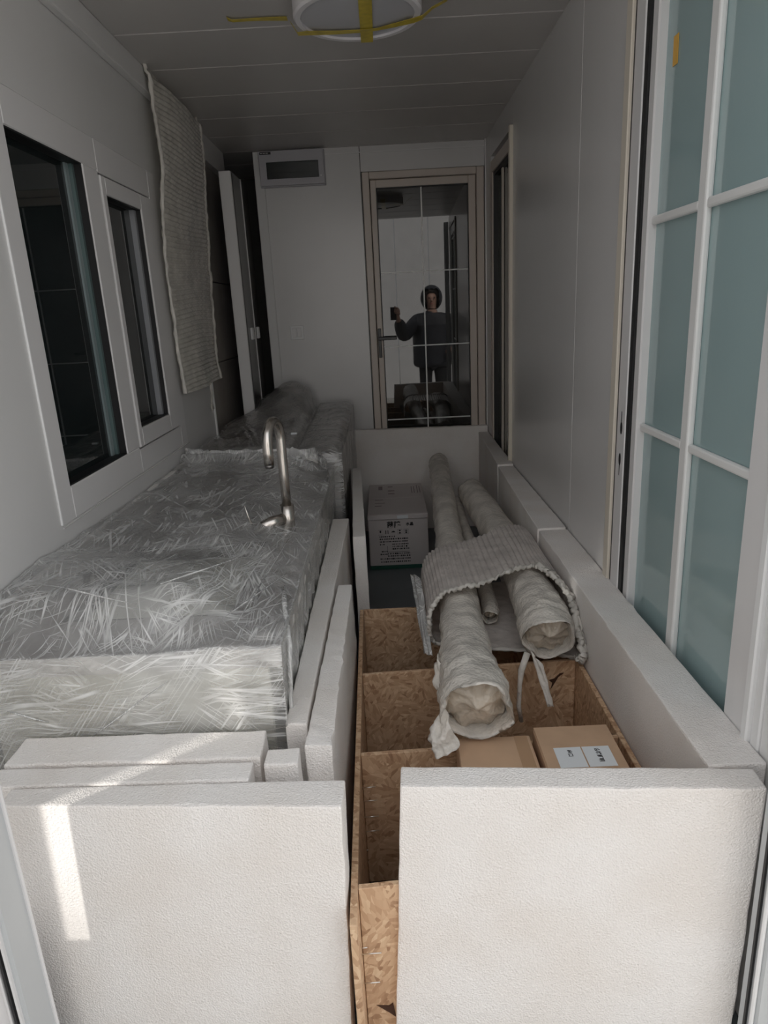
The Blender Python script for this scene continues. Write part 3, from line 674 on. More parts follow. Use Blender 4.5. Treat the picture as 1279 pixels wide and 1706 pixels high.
for b in ((HX, (HY[0], HY[0]+0.004), (0.60, 0.766)), (HX, (HY[1]-0.004, HY[1]), (0.60, 0.766)), ((HX[0], HX[0]+0.004), HY, (0.60, 0.766)), ((HX[1]-0.004, HX[1]), HY, (0.60, 0.766)), (HX, HY, (0.596, 0.60))): bm_box(bs, *b)
bm_obj('sink_basin', bs, 'sink', kc)
boxes('upstand', [((-0.866, -0.846), (1.30, 2.87), (0.765, 0.838)), ((-0.846, -0.30), (2.85, 2.87), (0.765, 0.832))], 'slab_edge', kc, 0.003)

def film_top(x, y_):
    """height of the taut film above the worktop"""
    e = 1-sm(-0.50, -0.25, x)
    rise = sm(1.236, 1.40, y_)
    h = 0.776 + e*(0.086*rise - 0.024*sm(1.45, 2.2, y_))
    h += 0.030*math.exp(-((y_-2.84)/0.035)**2)*(1-sm(-0.34, -0.23, x))
    h -= 0.030*math.exp(-((y_-1.75)/0.35)**2)*math.exp(-((x+0.55)/0.2)**2)
    h += 0.010*fbm((x*1.0, y_*0.7, 3.1), 7)
    h += 0.004*abs(fbm((x*1.4+y_*0.8, y_*0.5-x*0.4, 1.7), 26, 2))
    return h
def film_side(y_, t):
    """right-hand drop of the film, t 0 top .. 1 bottom"""
    x = -0.232 - 0.012*math.sin(t*math.pi)
    x += 0.004*math.sin(y_*55+6*t)*sm(0, 0.3, t)+0.005*fbm((y_*2.2, t*0.5, 9.0), 6)*sm(0, 0.1, t)
    z = film_top(-0.232, y_)*(1-t)+0.30*t
    return x, z
V = []; Fc = []
def grid(nu, nv, fn):
    b = len(V)
    for i in range(nu+1):
        for j in range(nv+1): V.append(Vector(fn(i/nu, j/nv)))
    for i in range(nu):
        for j in range(nv):
            a = b+i*(nv+1)+j; Fc.append((a, a+1, a+nv+2, a+nv+1))
Y0, Y1 = 1.236, 2.885
def f_top(u, v):
    x = -0.868+(0.868-0.232)*u; y_ = Y0+(Y1-Y0)*v; return (x, y_, film_top(x, y_))
def f_front(u, v):
    x = -0.868+(0.868-0.232)*u; zt = film_top(x, Y0); z = zt*(1-v)+0.45*v
    y_ = Y0 - 0.008*math.sin(math.pi*min(1, v*1.2)) - 0.008*sm(0, 0.15, v)*(0.6+fbm((x*1.2, z*3, 4), 5)) + 0.010*sm(0.6, 1, v)
    return (x, y_, z)
def f_side(u, v):
    y_ = Y0+(Y1-Y0)*u; x, z = film_side(y_, v); return (x, y_, z)
grid(90, 190, f_top); grid(90, 60, f_front); grid(190, 50, f_side)
bm = bmesh.new(); vv = [bm.verts.new(a) for a in V]
for q in Fc: bm.faces.new([vv[i] for i in q])
bmesh.ops.remove_doubles(bm, verts=bm.verts, dist=0.0008)
fo = bm_obj('stretch_film', bm, 'film_top', kc, True); film_slots(fo, 'film_'); tag(fo, 'clear stretch film')
# twisted rope of film where the roll was tied off, and the bunched edge at the far end
def crumple_strip(name, pts, w, m, parent, seed=0, n=60):
    pts = [Vector(p) for p in pts]; L_ = []
    for i in range(n+1):
        s = i/n*(len(pts)-1); k = min(int(s), len(pts)-2); L_.append(pts[k].lerp(pts[k+1], s-k))
    V2 = []; F2 = []
    for i, p in enumerate(L_):
        for j in range(5):
            a = (j/4-0.5)
            o_ = noise.noise_vector(Vector((i*0.7, j*0.9, seed)))*w*0.35
            V2.append(p+Vector((0, 0, 1))*a*w+o_)
    for i in range(n):
        for j in range(4):
            a = i*5+j; F2.append((a, a+1, a+6, a+5))
    return pydata(name, V2, F2, m, parent, True)
crumple_strip('film_edge', [(-0.862, 2.86, 0.868), (-0.74, 2.83, 0.858), (-0.45, 2.83, 0.852), (-0.30, 2.82, 0.846), (-0.255, 2.74, 0.815), (-0.24, 2.60, 0.79)], 0.045, 'film_loose', kc, 1)
tube('film_rope', [(-0.262, 1.50, 0.795), (-0.250, 1.42, 0.792), (-0.238, 1.36, 0.770), (-0.229, 1.32, 0.735), (-0.232, 1.29, 0.64), (-0.236, 1.275, 0.52)], [0.005, 0.006, 0.006, 0.006, 0.005, 0.004], 'film_loose', kc, 10, jitter=0.3)

for a, b in (((-0.655, 1.219, 0.585), (-0.455, 1.222, 0.722)), ((-0.80, 1.222, 0.665), (-0.72, 1.221, 0.635)), ((-0.36, 1.30, 0.812), (-0.255, 1.62, 0.792)), ((-0.50, 1.36, 0.872), (-0.36, 1.62, 0.838)), ((-0.33, 1.27, 0.806), (-0.285, 1.95, 0.800)), ((-0.72, 1.36, 0.878), (-0.55, 1.30, 0.858))):
    a, b = Vector(a), Vector(b)
    tube('film_crease', [a, a.lerp(b, 0.3)+noise.noise_vector(a*9)*0.002, a.lerp(b, 0.7)+noise.noise_vector(b*9)*0.002, b], [0.0006, 0.0022, 0.0018, 0.0005], 'film_loose', kc, 6)
# mixer tap rising through the film
tp = tube('tap_body', [(-0.318, 2.02, 0.760), (-0.318, 2.02, 0.852)], [0.021, 0.021], 'steel', kc, 28)
tp['label'] = 'brushed steel tap'
sp = [(-0.318, 2.02, 0.850), (-0.318, 2.02, 0.95), (-0.318, 2.02, 1.055)]
for k in range(13):
    a = math.pi*k/12
    sp.append((-0.318-0.010*(1-math.cos(a)), 2.02-0.060*(1-math.cos(a)), 1.060+0.058*math.sin(a)))
sp += [(-0.338, 1.90, 1.04), (-0.338, 1.90, 1.005)]
sub(tube('spout', sp, [0.0145]*len(sp), 'steel', None, 24), tp)
sub(tube('aerator', [(-0.338, 1.90, 1.006), (-0.338, 1.90, 0.995)], [0.0145, 0.012], 'sink', None, 24), tp)
sub(tube('handle', [(-0.330, 2.00, 0.812), (-0.36, 1.985, 0.808), (-0.415, 1.955, 0.792)], [0.018, 0.019, 0.0165], 'steel', None, 24), tp)
sub(tube('lever', [(-0.412, 1.958, 0.795), (-0.425, 1.955, 0.835), (-0.432, 1.952, 0.872)], [0.004, 0.003, 0.002], 'steel', None, 10), tp)

# ================================================================== SECOND WRAPPED UNIT, BEHIND
k2 = empty('wrapped_unit', (-0.53, 3.65, 0)); tag(k2, 'dim bulging unit wrapped in film behind the sink cabinet', 'cabinet')
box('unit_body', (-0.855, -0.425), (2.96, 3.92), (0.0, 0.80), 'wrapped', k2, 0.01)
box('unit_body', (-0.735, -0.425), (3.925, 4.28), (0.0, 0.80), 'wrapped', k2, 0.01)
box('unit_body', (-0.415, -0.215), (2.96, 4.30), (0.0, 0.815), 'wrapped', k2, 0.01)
box('paper_tag', (-0.452, -0.425), (3.20, 3.216), (0.868, 0.876), 'paper', k2)
def f2top(u, v):
    y_ = 2.93+(4.33-2.93)*v; xl = -0.858+0.118*sm(3.86, 3.925, y_); x = xl+(-0.20-xl)*u
    left = 1-sm(-0.47, -0.42, x)
    h = 0.845
    h += 0.13*sm(3.5, 4.25, y_)*left*math.exp(-((x+0.58)/0.16)**2)
    h += 0.03*sm(3.4, 4.3, y_)
    h += 0.016*left*math.exp(-((x+0.55)/0.3)**2)
    h -= 0.020*math.exp(-((x+0.42+0.06*(y_-3.5)*0)/0.012)**2)
    h -= 0.05*(1-sm(2.93, 2.96, y_)) + 0.04*sm(4.28, 4.33, y_) + 0.02*sm(-0.24, -0.20, x)
    if x < -0.46 and y_ < 3.55:
        h += 0.005*abs(math.sin((x*60+y_*16)))*(1-sm(3.3, 3.55, y_))
    h += 0.012*fbm((x, y_*0.8, 5), 6)+0.004*abs(fbm((x*2, y_, 2), 20, 2))
    return (x, y_, h)
def f2side(u, v):
    y_ = 2.93+(4.33-2.93)*u; a = f2top(1.0, u)
    return (-0.200+0.006*fbm((y_*2, v, 3), 5)*min(1, v*4)-0.006*v, y_, a[2]*(1-v)+0.12*v)
def f2front(u, v):
    a = f2top(u, 0); return (a[0], 2.93+0.004*fbm((a[0]*2, v*2, 1), 4)*min(1, v*4), a[2]*(1-v)+0.45*v)
V = []; Fc = []
grid(100, 110, f2top); grid(110, 30, f2side); grid(100, 12, f2front)
bm = bmesh.new(); vv = [bm.verts.new(a) for a in V]
for q in Fc: bm.faces.new([vv[i] for i in q])
bmesh.ops.remove_doubles(bm, verts=bm.verts, dist=0.0008)
film_slots(bm_obj('stretch_film', bm, 'film_top', k2, True), 'film_far_')
V = []; Fc = []
def f2in(u, v):
    a = f2top(u*0.96+0.015, v*0.96+0.02); return (a[0], a[1], a[2]-0.012)
grid(60, 70, f2in)
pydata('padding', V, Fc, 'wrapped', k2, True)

# ================================================================== AIR-COLUMN CURTAIN ON THE LEFT WALL
cu = empty('bubble_wrap_curtain', (-0.80, 3.27, 1.10)); tag(cu, 'ribbed bubble wrap sheet hanging from the left cornice', 'bubble wrap')
V = []; Fc = []
def f_cur(u, v):
    z = 2.335-(2.335-1.115)*v
    yl = 2.905+0.012*math.sin(v*9)+0.01*noise.noise(Vector((v*40, 1, 0)))-0.01*v
    yr = 3.635-0.055*v+0.012*noise.noise(Vector((v*26, 5, 0)))+0.03*math.exp(-((v-0.60)/0.03)**2)
    y_ = yl+(yr-yl)*u
    x = -0.838+0.016*math.sin(v*5+1.0)+0.020*math.sin(u*math.pi)*0.6+0.012*v*math.sin(u*6)
    nr = 62
    rib = abs(math.sin(math.pi*(v*nr+0.9*u+0.35*math.sin(u*5+v*7))))
    x += 0.010*rib*sm(0, 0.04, u)*sm(0, 0.04, 1-u)
    x += 0.012*noise.noise(Vector((u*3, v*5, 2)))
    if v < 0.03: x = min(x, -0.838)
    return (x, y_, z)
grid(26, 372, f_cur)
pydata('ribbed_sheet', V, Fc, wrap_mat('air_column_curtain', (0.68, 0.66, 0.60), 30, 0.15, 0.2), cu, True)
for side in (0, 1):
    pts = [f_cur(side, k/90) for k in range(91)]
    pts = [(p[0]+0.006, p[1], p[2]) for p in pts]
    tube('ruffled_edge', pts, [0.007]*91, 'air_edge', cu, 8, jitter=0.9, seed=side+2)
tube('loose_tail', [(-0.825, 3.28, 1.12), (-0.828, 3.30, 1.06), (-0.835, 3.31, 1.03), (-0.834, 3.33, 0.995), (-0.838, 3.31, 0.985), (-0.836, 3.30, 1.02)], [0.006, 0.007, 0.005, 0.004, 0.004, 0.003], 'air_edge', cu, 8, jitter=0.3)

# ================================================================== BUBBLE-WRAPPED TUBES
def lerp_path(pts, n):
    pts = [Vector(p) for p in pts]; out = []
    for i in range(n):
        s = i/(n-1)*(len(pts)-1); k = min(int(s), len(pts)-2); out.append(pts[k].lerp(pts[k+1], s-k))
    return out
def roll_of_wrap(label, pts, rads, m, n=60, seed=0, open_end=True, seg=36, jit=0.10):
    t = empty('wrapped_tube', Vector(pts[0])); tag(t, label, 'tube', 'bubble-wrapped tubes on the crate')
    P = lerp_path(pts, n); Rr = [a.x for a in lerp_path([(r, 0, 0) for r in rads], n)]
    v, f = sweep(P, Rr, seg, closed_ends=False, jitter=jit, seed=seed)
    for i in range(6):                                   # the open mouth is creased into flats
        for k in range(seg):
            a = 2*math.pi*k/seg; p = P[i]; v[i*seg+k] = p+(v[i*seg+k]-p)*(1+(1-i/6)*(0.07*math.cos(5*a+seed)+0.05*math.cos(3*a+2*seed)))
    ax = (P[0]-P[1]).normalized()
    for i in range(6):                                   # the upper lip hangs forward over the mouth
        for k in range(seg): v[i*seg+k] = v[i*seg+k]+ax*(v[i*seg+k].z-P[i].z)*0.42*(1-i/6)
    # a second turn of wrap inside the mouth of the roll
    b = len(v)
    for i in range(5):
        d = 0.012+0.022*i
        for k in range(seg):
            a = v[k]-P[0]; v.append(P[0]+a*(0.94-0.05*i)-ax*d)
    for k in range(seg): f.append((k, (k+1) % seg, b+(k+1) % seg, b+k))
    for i in range(4):
        for k in range(seg):
            a = b+i*seg+k; c = b+i*seg+(k+1) % seg; f.append((a, c, c+seg, a+seg))
    f.append(tuple(range(b+4*seg, b+5*seg)))
    f.append(tuple(range((n-1)*seg, n*seg)))
    bm = bmesh.new(); vs_ = [bm.verts.new(x) for x in v]
    for q in f: bm.faces.new([vs_[i] for i in q])
    o = bm_obj('bubble_wrap', bm, m, t)
    for p in o.data.polygons: p.use_smooth = len(p.vertices) == 4
    return t, P, Rr
tA, PA, RA = roll_of_wrap('long thick bubble-wrapped tube with its open end on the plain cardboard box',
    [(0.170, 1.335, 0.536), (0.178, 1.48, 0.522), (0.186, 1.66, 0.500), (0.198, 1.90, 0.490), (0.215, 2.15, 0.488), (0.238, 2.7, 0.480), (0.27, 3.3, 0.475), (0.308, 4.0, 0.468), (0.320, 4.26, 0.464)],
    [0.082, 0.079, 0.070, 0.063, 0.060, 0.057, 0.058, 0.060, 0.058], 'wrap', 90, 1, jit=0.13)
def core(t, P, r, seed=4):
    """wrap folded over inside the mouth of the roll"""
    ax = (P[1]-P[0]).normalized(); sx = ax.cross(Vector((0, 0, 1))).normalized(); sz = sx.cross(ax)
    ns, nr_ = 40, 12; V6 = [P[0]+ax*0.028]; F6 = []
    for i in range(1, nr_+1):
        for k in range(ns):
            a = 2*math.pi*k/ns; q = i/nr_
            fold = abs(noise.noise(Vector((math.cos(a)*1.6+seed, math.sin(a)*1.6, q*1.2))))
            dep = 0.016+0.016*q+0.05*fold*q*(0.4+q)-0.014*math.sin(q*3.1+a)*(1-q)
            V6.append(P[0]+(sx*math.cos(a)+sz*math.sin(a))*r*q+ax*(dep-0.42*sz.z*math.sin(a)*r*q))
    F6 = [(0, 1+k, 1+(k+1) % ns) for k in range(ns)]
    for i in range(nr_-1):
        for k in range(ns): F6.append((1+i*ns+k, 1+(i+1)*ns+k, 1+(i+1)*ns+(k+1) % ns, 1+i*ns+(k+1) % ns))
    return pydata('folded_end', V6, F6, 'wrap_core', t, True)
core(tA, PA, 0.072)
def sheet_patch(name, pts, parent, m, seed=0, nu=14, nv=14, amp=0.008, thick=0.0015):
    """loose corner of wrap: bilinear patch with crumple and thickness"""
    a, b, c, d = [Vector(p) for p in pts]; V3 = []; F3 = []
    nrm = ((b-a).cross(d-a)).normalized()
    for s in (0, 1):
        for i in range(nu+1):
            for j in range(nv+1):
                u, w = i/nu, j/nv
                p = a.lerp(b, u).lerp(d.lerp(c, u), w)
                p = p+nrm*(amp*noise.noise(Vector((u*3+seed, w*3, seed)))*2+s*thick)+(noise.noise_vector(Vector((u*6+seed, w*6, 3)))*amp*0.5 if 0 < u < 1 or True else 0)
                V3.append(p)
    nn = (nu+1)*(nv+1)
    for i in range(nu):
        for j in range(nv):
            k = i*(nv+1)+j; F3.append((k, k+1, k+nv+2, k+nv+1)); F3.append((nn+k+nv+1, nn+k+nv+2, nn+k+1, nn+k))
    for i in range(nu):
        k = i*(nv+1); F3.append((k, k+nv+1, nn+k+nv+1, nn+k)); k += nv; F3.append((k, nn+k, nn+k+nv+1, k+nv+1))
    for j in range(nv):
        F3.append((j, nn+j, nn+j+1, j+1)); k = nu*(nv+1)+j; F3.append((k, k+1, nn+k+1, nn+k))
    return pydata(name, V3, F3, m, parent, True)
sheet_patch('wrap_flap', [(0.100, 1.37, 0.545), (0.060, 1.345, 0.478), (0.074, 1.300, 0.446), (0.128, 1.305, 0.468)], tA, 'wrap', 1, amp=0.010)
sheet_patch('wrap_flap', [(0.108, 1.60, 0.55), (0.092, 1.56, 0.49), (0.10, 1.46, 0.478), (0.115, 1.46, 0.53)], tA, 'wrap', 2, amp=0.008)
tB, PB, RB = roll_of_wrap('shorter bubble-wrapped tube with a six-sided open end beside the right foam boards',
    [(0.428, 1.735, 0.500), (0.436, 1.81, 0.500), (0.446, 1.95, 0.500), (0.452, 2.15, 0.50), (0.455, 2.6, 0.49), (0.436, 3.1, 0.485), (0.425, 3.45, 0.48)],
    [0.072, 0.078, 0.075, 0.069, 0.068, 0.070, 0.066], 'wrap', 70, 2, seg=30, jit=0.12)
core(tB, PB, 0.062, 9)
sheet_patch('wrap_flap', [(0.375, 1.735, 0.470), (0.405, 1.700, 0.436), (0.427, 1.665, 0.330), (0.408, 1.665, 0.332)], tB, 'wrap', 3, amp=0.004)
tube('loose_tail', [(0.372, 1.76, 0.45), (0.352, 1.745, 0.40), (0.346, 1.735, 0.36), (0.344, 1.735, 0.29), (0.352, 1.735, 0.24)], [0.010, 0.009, 0.006, 0.007, 0.006], 'wrap', tB, 10, jitter=0.3)
tC, PC, RC = roll_of_wrap('slim bubble-wrapped tube lying between the two thicker ones',
    [(0.306, 2.030, 0.434), (0.320, 2.10, 0.432), (0.333, 2.4, 0.430), (0.341, 3.1, 0.424), (0.350, 3.5, 0.422)],
    [0.026, 0.029, 0.026, 0.025, 0.025], 'wrap', 40, 3, seg=20)
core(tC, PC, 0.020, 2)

# ribbed sleeve pulled round the tubes
slv = empty('bubble_wrap_sleeve', (0.33, 2.1, 0.39)); tag(slv, 'ribbed bubble wrap sleeve bundled around the tubes', 'bubble wrap')
sec = [(0.125, 0.404, 1.93, 2.34), (0.108, 0.43, 1.925, 2.33), (0.106, 0.475, 1.915, 2.325), (0.116, 0.53, 1.92, 2.325), (0.150, 0.566, 1.93, 2.33), (0.205, 0.578, 1.945, 2.345),
       (0.270, 0.578, 1.965, 2.38), (0.340, 0.582, 2.01, 2.43), (0.410, 0.590, 2.06, 2.48), (0.470, 0.588, 2.07, 2.51), (0.512, 0.572, 2.00, 2.52), (0.532, 0.540, 1.90, 2.52), (0.537, 0.48, 1.80, 2.50),
       (0.534, 0.43, 1.76, 2.48), (0.515, 0.404, 1.80, 2.46), (0.44, 0.399, 1.85, 2.42), (0.32, 0.398, 1.88, 2.40), (0.20, 0.398, 1.90, 2.36)]
def sec_at(s):
    n = len(sec); s = s*n; i = int(s) % n; t = s-int(s)
    p0, p1, p2, p3 = sec[(i-1) % n], sec[i], sec[(i+1) % n], sec[(i+2) % n]
    return [0.5*((2*b)+(-a+c)*t+(2*a-5*b+4*c-d)*t*t+(-a+3*b-3*c+d)*t**3) for a, b, c, d in zip(p0, p1, p2, p3)]
NS, NV = 420, 14; V = []; Fc = []
cxm, czm = 0.32, 0.488; NR = 62
for i in range(NS):
    s = i/NS; x, z, ya, yb = sec_at(s)
    for j in range(NV+1):
        t = j/NV
        rib = abs(math.sin(math.pi*s*NR+0.25*math.sin(t*3)))
        d = Vector((x-cxm, z-czm)); d = Vector((d.x*0.35, d.y)).normalized()
        amp = (0.0065*rib)*(1 if z > 0.42 else 0.3)
        rag = 0.008*noise.noise(Vector((s*90, 0, 0)))*(1 if j == 0 else 0)
        y_ = ya+(yb-ya)*t+rag
        sag = 0.008*noise.noise(Vector((s*14, t*2, 1)))
        if z < 0.42: sag = abs(sag)*-0.3; amp = -abs(amp)*0
        xx = min(x+d.x*(amp+sag), 0.5385)
        zz = max(z+d.y*(amp+sag), 0.3965)
        V.append(Vector((xx, y_, zz)))
for i in range(NS):
    for j in range(NV):
        a = i*(NV+1)+j; b = ((i+1) % NS)*(NV+1)+j; Fc.append((a, a+1, b+1, b))
pydata('ribbed_sheet', V, Fc, 'air', slv, True)
edge = [V[i*(NV+1)] for i in range(NS)]
sel = [edge[i] for i in range(0, NS, 2)]
tube('ruffled_edge', sel+[sel[0]], [0.0062]*(len(sel)+1), 'air_edge', slv, 8, jitter=1.1, seed=6)
rr = [e+Vector((-0.01, -0.012, 0.004)) for e in edge[int(NS*0.5):int(NS*0.76)]]
tube('ruffled_edge', [r+noise.noise_vector(r*60)*0.010 for r in rr], [0.009]*len(rr), 'air_edge', slv, 8, jitter=1.0, seed=8)
sheet_patch('film_flap', [(0.058, 2.22, 0.525), (0.092, 2.17, 0.53), (0.105, 1.84, 0.410), (0.080, 1.88, 0.398)], slv, 'film_loose', 4, amp=0.006)

# ================================================================== SMALL FITTINGS
lp = empty('ceiling_lamp', (-0.027, 2.435, 2.33)); tag(lp, 'round white ceiling lamp, unlit, taped with yellow strips', 'lamp')
def ring(name, r0, r1, za, zb, m, parent, c=(-0.027, 2.435), n=64):
    V4 = []; F4 = []
    for k in range(n):
        a = 2*math.pi*k/n; ca, sa_ = math.cos(a), math.sin(a)
        for r, z in ((r1, zb), (r1, za+0.006), (r1-0.006, za), (r0, za), (r0, zb)): V4.append((c[0]+r*ca, c[1]+r*sa_, z))
    for k in range(n):
        for j in range(5):
            a = k*5+j; b = k*5+(j+1) % 5; a2 = ((k+1) % n)*5+j; b2 = ((k+1) % n)*5+(j+1) % 5; F4.append((a, b, b2, a2))
    return pydata(name, V4, F4, m, parent, False)
ring('rim', 0.175, 0.197, 2.272, 2.33, 'lamp_rim', lp)
V4 = [(-0.027, 2.435, 2.2735)]; n = 48
for r, z in ((0.06, 2.274), (0.12, 2.2755), (0.176, 2.279)):
    for k in range(n): V4.append((-0.027+r*math.cos(2*math.pi*k/n), 2.435+r*math.sin(2*math.pi*k/n), z))
F4 = [(0, 1+k, 1+(k+1) % n) for k in range(n)]
for j in range(2):
    for k in range(n): F4.append((1+j*n+k, 1+(j+1)*n+k, 1+(j+1)*n+(k+1) % n, 1+j*n+(k+1) % n))
pydata('diffuser', V4, F4, 'lamp_diff', lp, True)
def ribbon(name, pts, w, wdir, m, th=0.0007, parent=None, crump=0.0):
    pts = [Vector(p) for p in pts]; V5 = []; F5 = []; n = len(pts)
    for i, p in enumerate(pts):
        wd = Vector(wdir[i] if isinstance(wdir, list) else wdir).normalized()
        ww = w[i] if isinstance(w, list) else w
        t = (pts[min(i+1, n-1)]-pts[max(i-1, 0)]).normalized(); nn_ = t.cross(wd).normalized()
        o_ = noise.noise_vector(p*50)*crump
        for a, b in ((-1, -1), (1, -1), (1, 1), (-1, 1)): V5.append(p+wd*ww*0.5*a+nn_*th*0.5*b+o_)
    for i in range(n-1):
        for j in range(4):
            a = i*4+j; b = i*4+(j+1) % 4; F5.append((a, b, b+4, a+4))
    F5 += [(3, 2, 1, 0), tuple((n-1)*4+k for k in range(4))]
    return pydata(name, V5, F5, m, parent, False)
tag(ribbon('tape_strip', [(-0.002, 2.16, 2.328), (-0.002, 2.235, 2.326), (-0.002, 2.240, 2.272), (-0.002, 2.35, 2.271), (-0.002, 2.52, 2.271), (-0.002, 2.632, 2.2705), (-0.002, 2.6335, 2.276), (-0.002, 2.634, 2.300)], 0.040, (1, 0, 0), 'tape'),
    'yellow tape strip running lengthwise over the lamp rim', 'tape', 'yellow tape on the lamp')
tag(ribbon('tape_strip', [(-0.245, 2.545, 2.31), (-0.222, 2.530, 2.2705), (-0.19, 2.522, 2.2690), (-0.10, 2.530, 2.2690), (-0.03, 2.530, 2.2688), (0.03, 2.520, 2.2688), (0.09, 2.495, 2.2690), (0.148, 2.468, 2.2690), (0.172, 2.455, 2.2705), (0.205, 2.47, 2.30), (0.255, 2.49, 2.3275)],
           [0.012, 0.028, 0.034, 0.030, 0.026, 0.020, 0.032, 0.040, 0.034, 0.024, 0.020], (0, 1, 0), 'tape', crump=0.0015), 'yellow tape strip running crosswise over the lamp face', 'tape', 'yellow tape on the lamp')
tag(ribbon('tape_strip', [(-0.445, 2.540, 2.3265), (-0.43, 2.545, 2.322), (-0.38, 2.550, 2.3245), (-0.32, 2.553, 2.3255), (-0.255, 2.562, 2.327)], [0.034, 0.020, 0.020, 0.026, 0.032], (0, 1, 0), 'tape', crump=0.002),
    'crumpled yellow tape end stuck on the ceiling left of the lamp', 'tape', 'yellow tape on the lamp')

MT['fusebox'] = mat('fuse_box_grey', (0.46, 0.45, 0.48), 0.4)
db = empty('distribution_box', (-0.475, YF, 2.13)); tag(db, 'grey wall-mounted fuse box with a dark flap below the ceiling', 'fuse box')
box('backplate', (-0.668, -0.284), (YF-0.022, YF), (2.132, 2.324), 'fusebox', db, 0.004)
boxes('cover', [((-0.660, -0.622), (YF-0.05, YF-0.02), (2.138, 2.320)), ((-0.320, -0.290), (YF-0.05, YF-0.02), (2.138, 2.320)), ((-0.622, -0.320), (YF-0.05, YF-0.02), (2.262, 2.320)), ((-0.622, -0.320), (YF-0.05, YF-0.02), (2.138, 2.172))], 'fusebox', db)
box('flap_window', (-0.622, -0.320), (YF-0.045, YF-0.035), (2.172, 2.262), 'darkglass', db, 0.002, 1)
box('name_plate', (-0.655, -0.590), (YF-0.0512, YF-0.05), (2.302, 2.316), 'ink', db)
for k, (xa, xb) in enumerate(((-0.650, -0.640), (-0.636, -0.622), (-0.618, -0.606))):
    box('print_mark', (xa, xb), (YF-0.0516, YF-0.0512), (2.307, 2.311), 'wall', db)
cyl('screw', (-0.308, YF-0.0515, 2.180), (-0.308, YF-0.049, 2.180), 0.004, 'white', db, 10)

sw = empty('light_switch', (-0.527, YF, 1.30)); tag(sw, 'square white wall switch on the far wall', 'switch')
box('plate', (-0.570, -0.486), (YF-0.010, YF), (1.260, 1.345), 'white', sw, 0.004)
box('rocker', (-0.557, -0.529), (YF-0.014, YF-0.010), (1.274, 1.331), 'upvc', sw, 0.002, 1)
box('rocker', (-0.527, -0.499), (YF-0.014, YF-0.010), (1.274, 1.331), 'upvc', sw, 0.002, 1)

st = ribbon('tape_tab', [(XR+0.0225, 1.722, 1.897), (XR+0.0225, 1.723, 1.925), (XR+0.0225, 1.724, 1.956)], 0.026, (0, 1, 0), 'orange', 0.001)
tag(st, 'small orange tape tab on the upper frosted pane', 'tape')

# ================================================================== PERSON (seen in the door's reflection)
def skin_mesh(name, J, E_, m, parent, root=0, lv=2):
    me = bpy.data.meshes.new(name); me.from_pydata([Vector(j[0]) for j in J], E_, [])
    o = link(name, me, m, parent)
    md = o.modifiers.new('skin', 'SKIN'); me.skin_vertices.new() if not me.skin_vertices else None
    for i, j in enumerate(J):
        r = j[1]; me.skin_vertices[0].data[i].radius = (r, r) if not hasattr(r, '__len__') else r
        me.skin_vertices[0].data[i].use_root = i == root
    md.use_smooth_shade = True
    s = o.modifiers.new('sub', 'SUBSURF'); s.levels = lv; s.render_levels = lv
    return o
PX, PY, G = 0.50, -0.62, -0.20
pn = empty('person', (PX, PY, G)); tag(pn, 'person in dark padded jacket holding up a phone', 'person')
def pt(x, y_, z): return (PX+x, PY+y_, z)
# body with head, hands and legs
J = [(pt(0, 0, 0.78), 0.13), (pt(0, 0, 1.0), 0.13), (pt(0, 0.0, 1.22), 0.14), (pt(0, 0.01, 1.36), 0.055), (pt(0, 0.02, 1.44), 0.06), (pt(0, 0.03, 1.52), (0.078, 0.09)), (pt(0, 0.03, 1.61), (0.06, 0.07)),
     (pt(-0.19, 0.0, 1.28), 0.055), (pt(-0.38, 0.24, 1.05), 0.042), (pt(-0.45, 0.47, 1.31), 0.032), (pt(-0.465, 0.53, 1.37), 0.034),
     (pt(0.19, 0, 1.28), 0.055), (pt(0.27, 0.02, 1.0), 0.042), (pt(0.21, 0.20, 0.86), 0.032), (pt(0.17, 0.25, 0.84), 0.034),
     (pt(-0.10, 0, 0.70), 0.085), (pt(-0.11, 0.01, 0.30), 0.06), (pt(-0.12, 0, -0.11), 0.045), (pt(-0.13, 0.14, -0.165), 0.035),
     (pt(0.10, 0, 0.70), 0.085), (pt(0.11, 0.01, 0.30), 0.06), (pt(0.12, 0, -0.11), 0.045), (pt(0.13, 0.14, -0.165), 0.035)]
Ee = [(0, 1), (1, 2), (2, 3), (3, 4), (4, 5), (5, 6), (2, 7), (7, 8), (8, 9), (9, 10), (2, 11), (11, 12), (12, 13), (13, 14), (0, 15), (15, 16), (16, 17), (17, 18), (0, 19), (19, 20), (20, 21), (21, 22)]
body = skin_mesh('body', J, Ee, 'skin', pn)
J = [(pt(0, 0, 0.62), (0.28, 0.20)), (pt(0, 0, 0.95), (0.29, 0.20)), (pt(0, 0, 1.20), (0.28, 0.19)), (pt(0, 0, 1.35), 0.085), (pt(0, 0.0, 1.40), 0.075),
     (pt(-0.21, 0.0, 1.27), 0.085), (pt(-0.385, 0.24, 1.05), 0.105), (pt(-0.44, 0.45, 1.28), 0.075),
     (pt(0.21, 0, 1.27), 0.085), (pt(0.29, 0.02, 1.0), 0.072), (pt(0.22, 0.18, 0.87), 0.052)]
skin_mesh('jacket', J, [(0, 1), (1, 2), (2, 3), (3, 4), (2, 5), (5, 6), (6, 7), (2, 8), (8, 9), (9, 10)], 'jacket', pn, 1)
J = [(pt(0, 0, 0.80), (0.17, 0.14)), (pt(-0.10, 0, 0.66), 0.105), (pt(-0.11, 0.01, 0.30), 0.08), (pt(-0.12, 0, -0.10), 0.07), (pt(0.10, 0, 0.66), 0.105), (pt(0.11, 0.01, 0.30), 0.08), (pt(0.12, 0, -0.10), 0.07)]
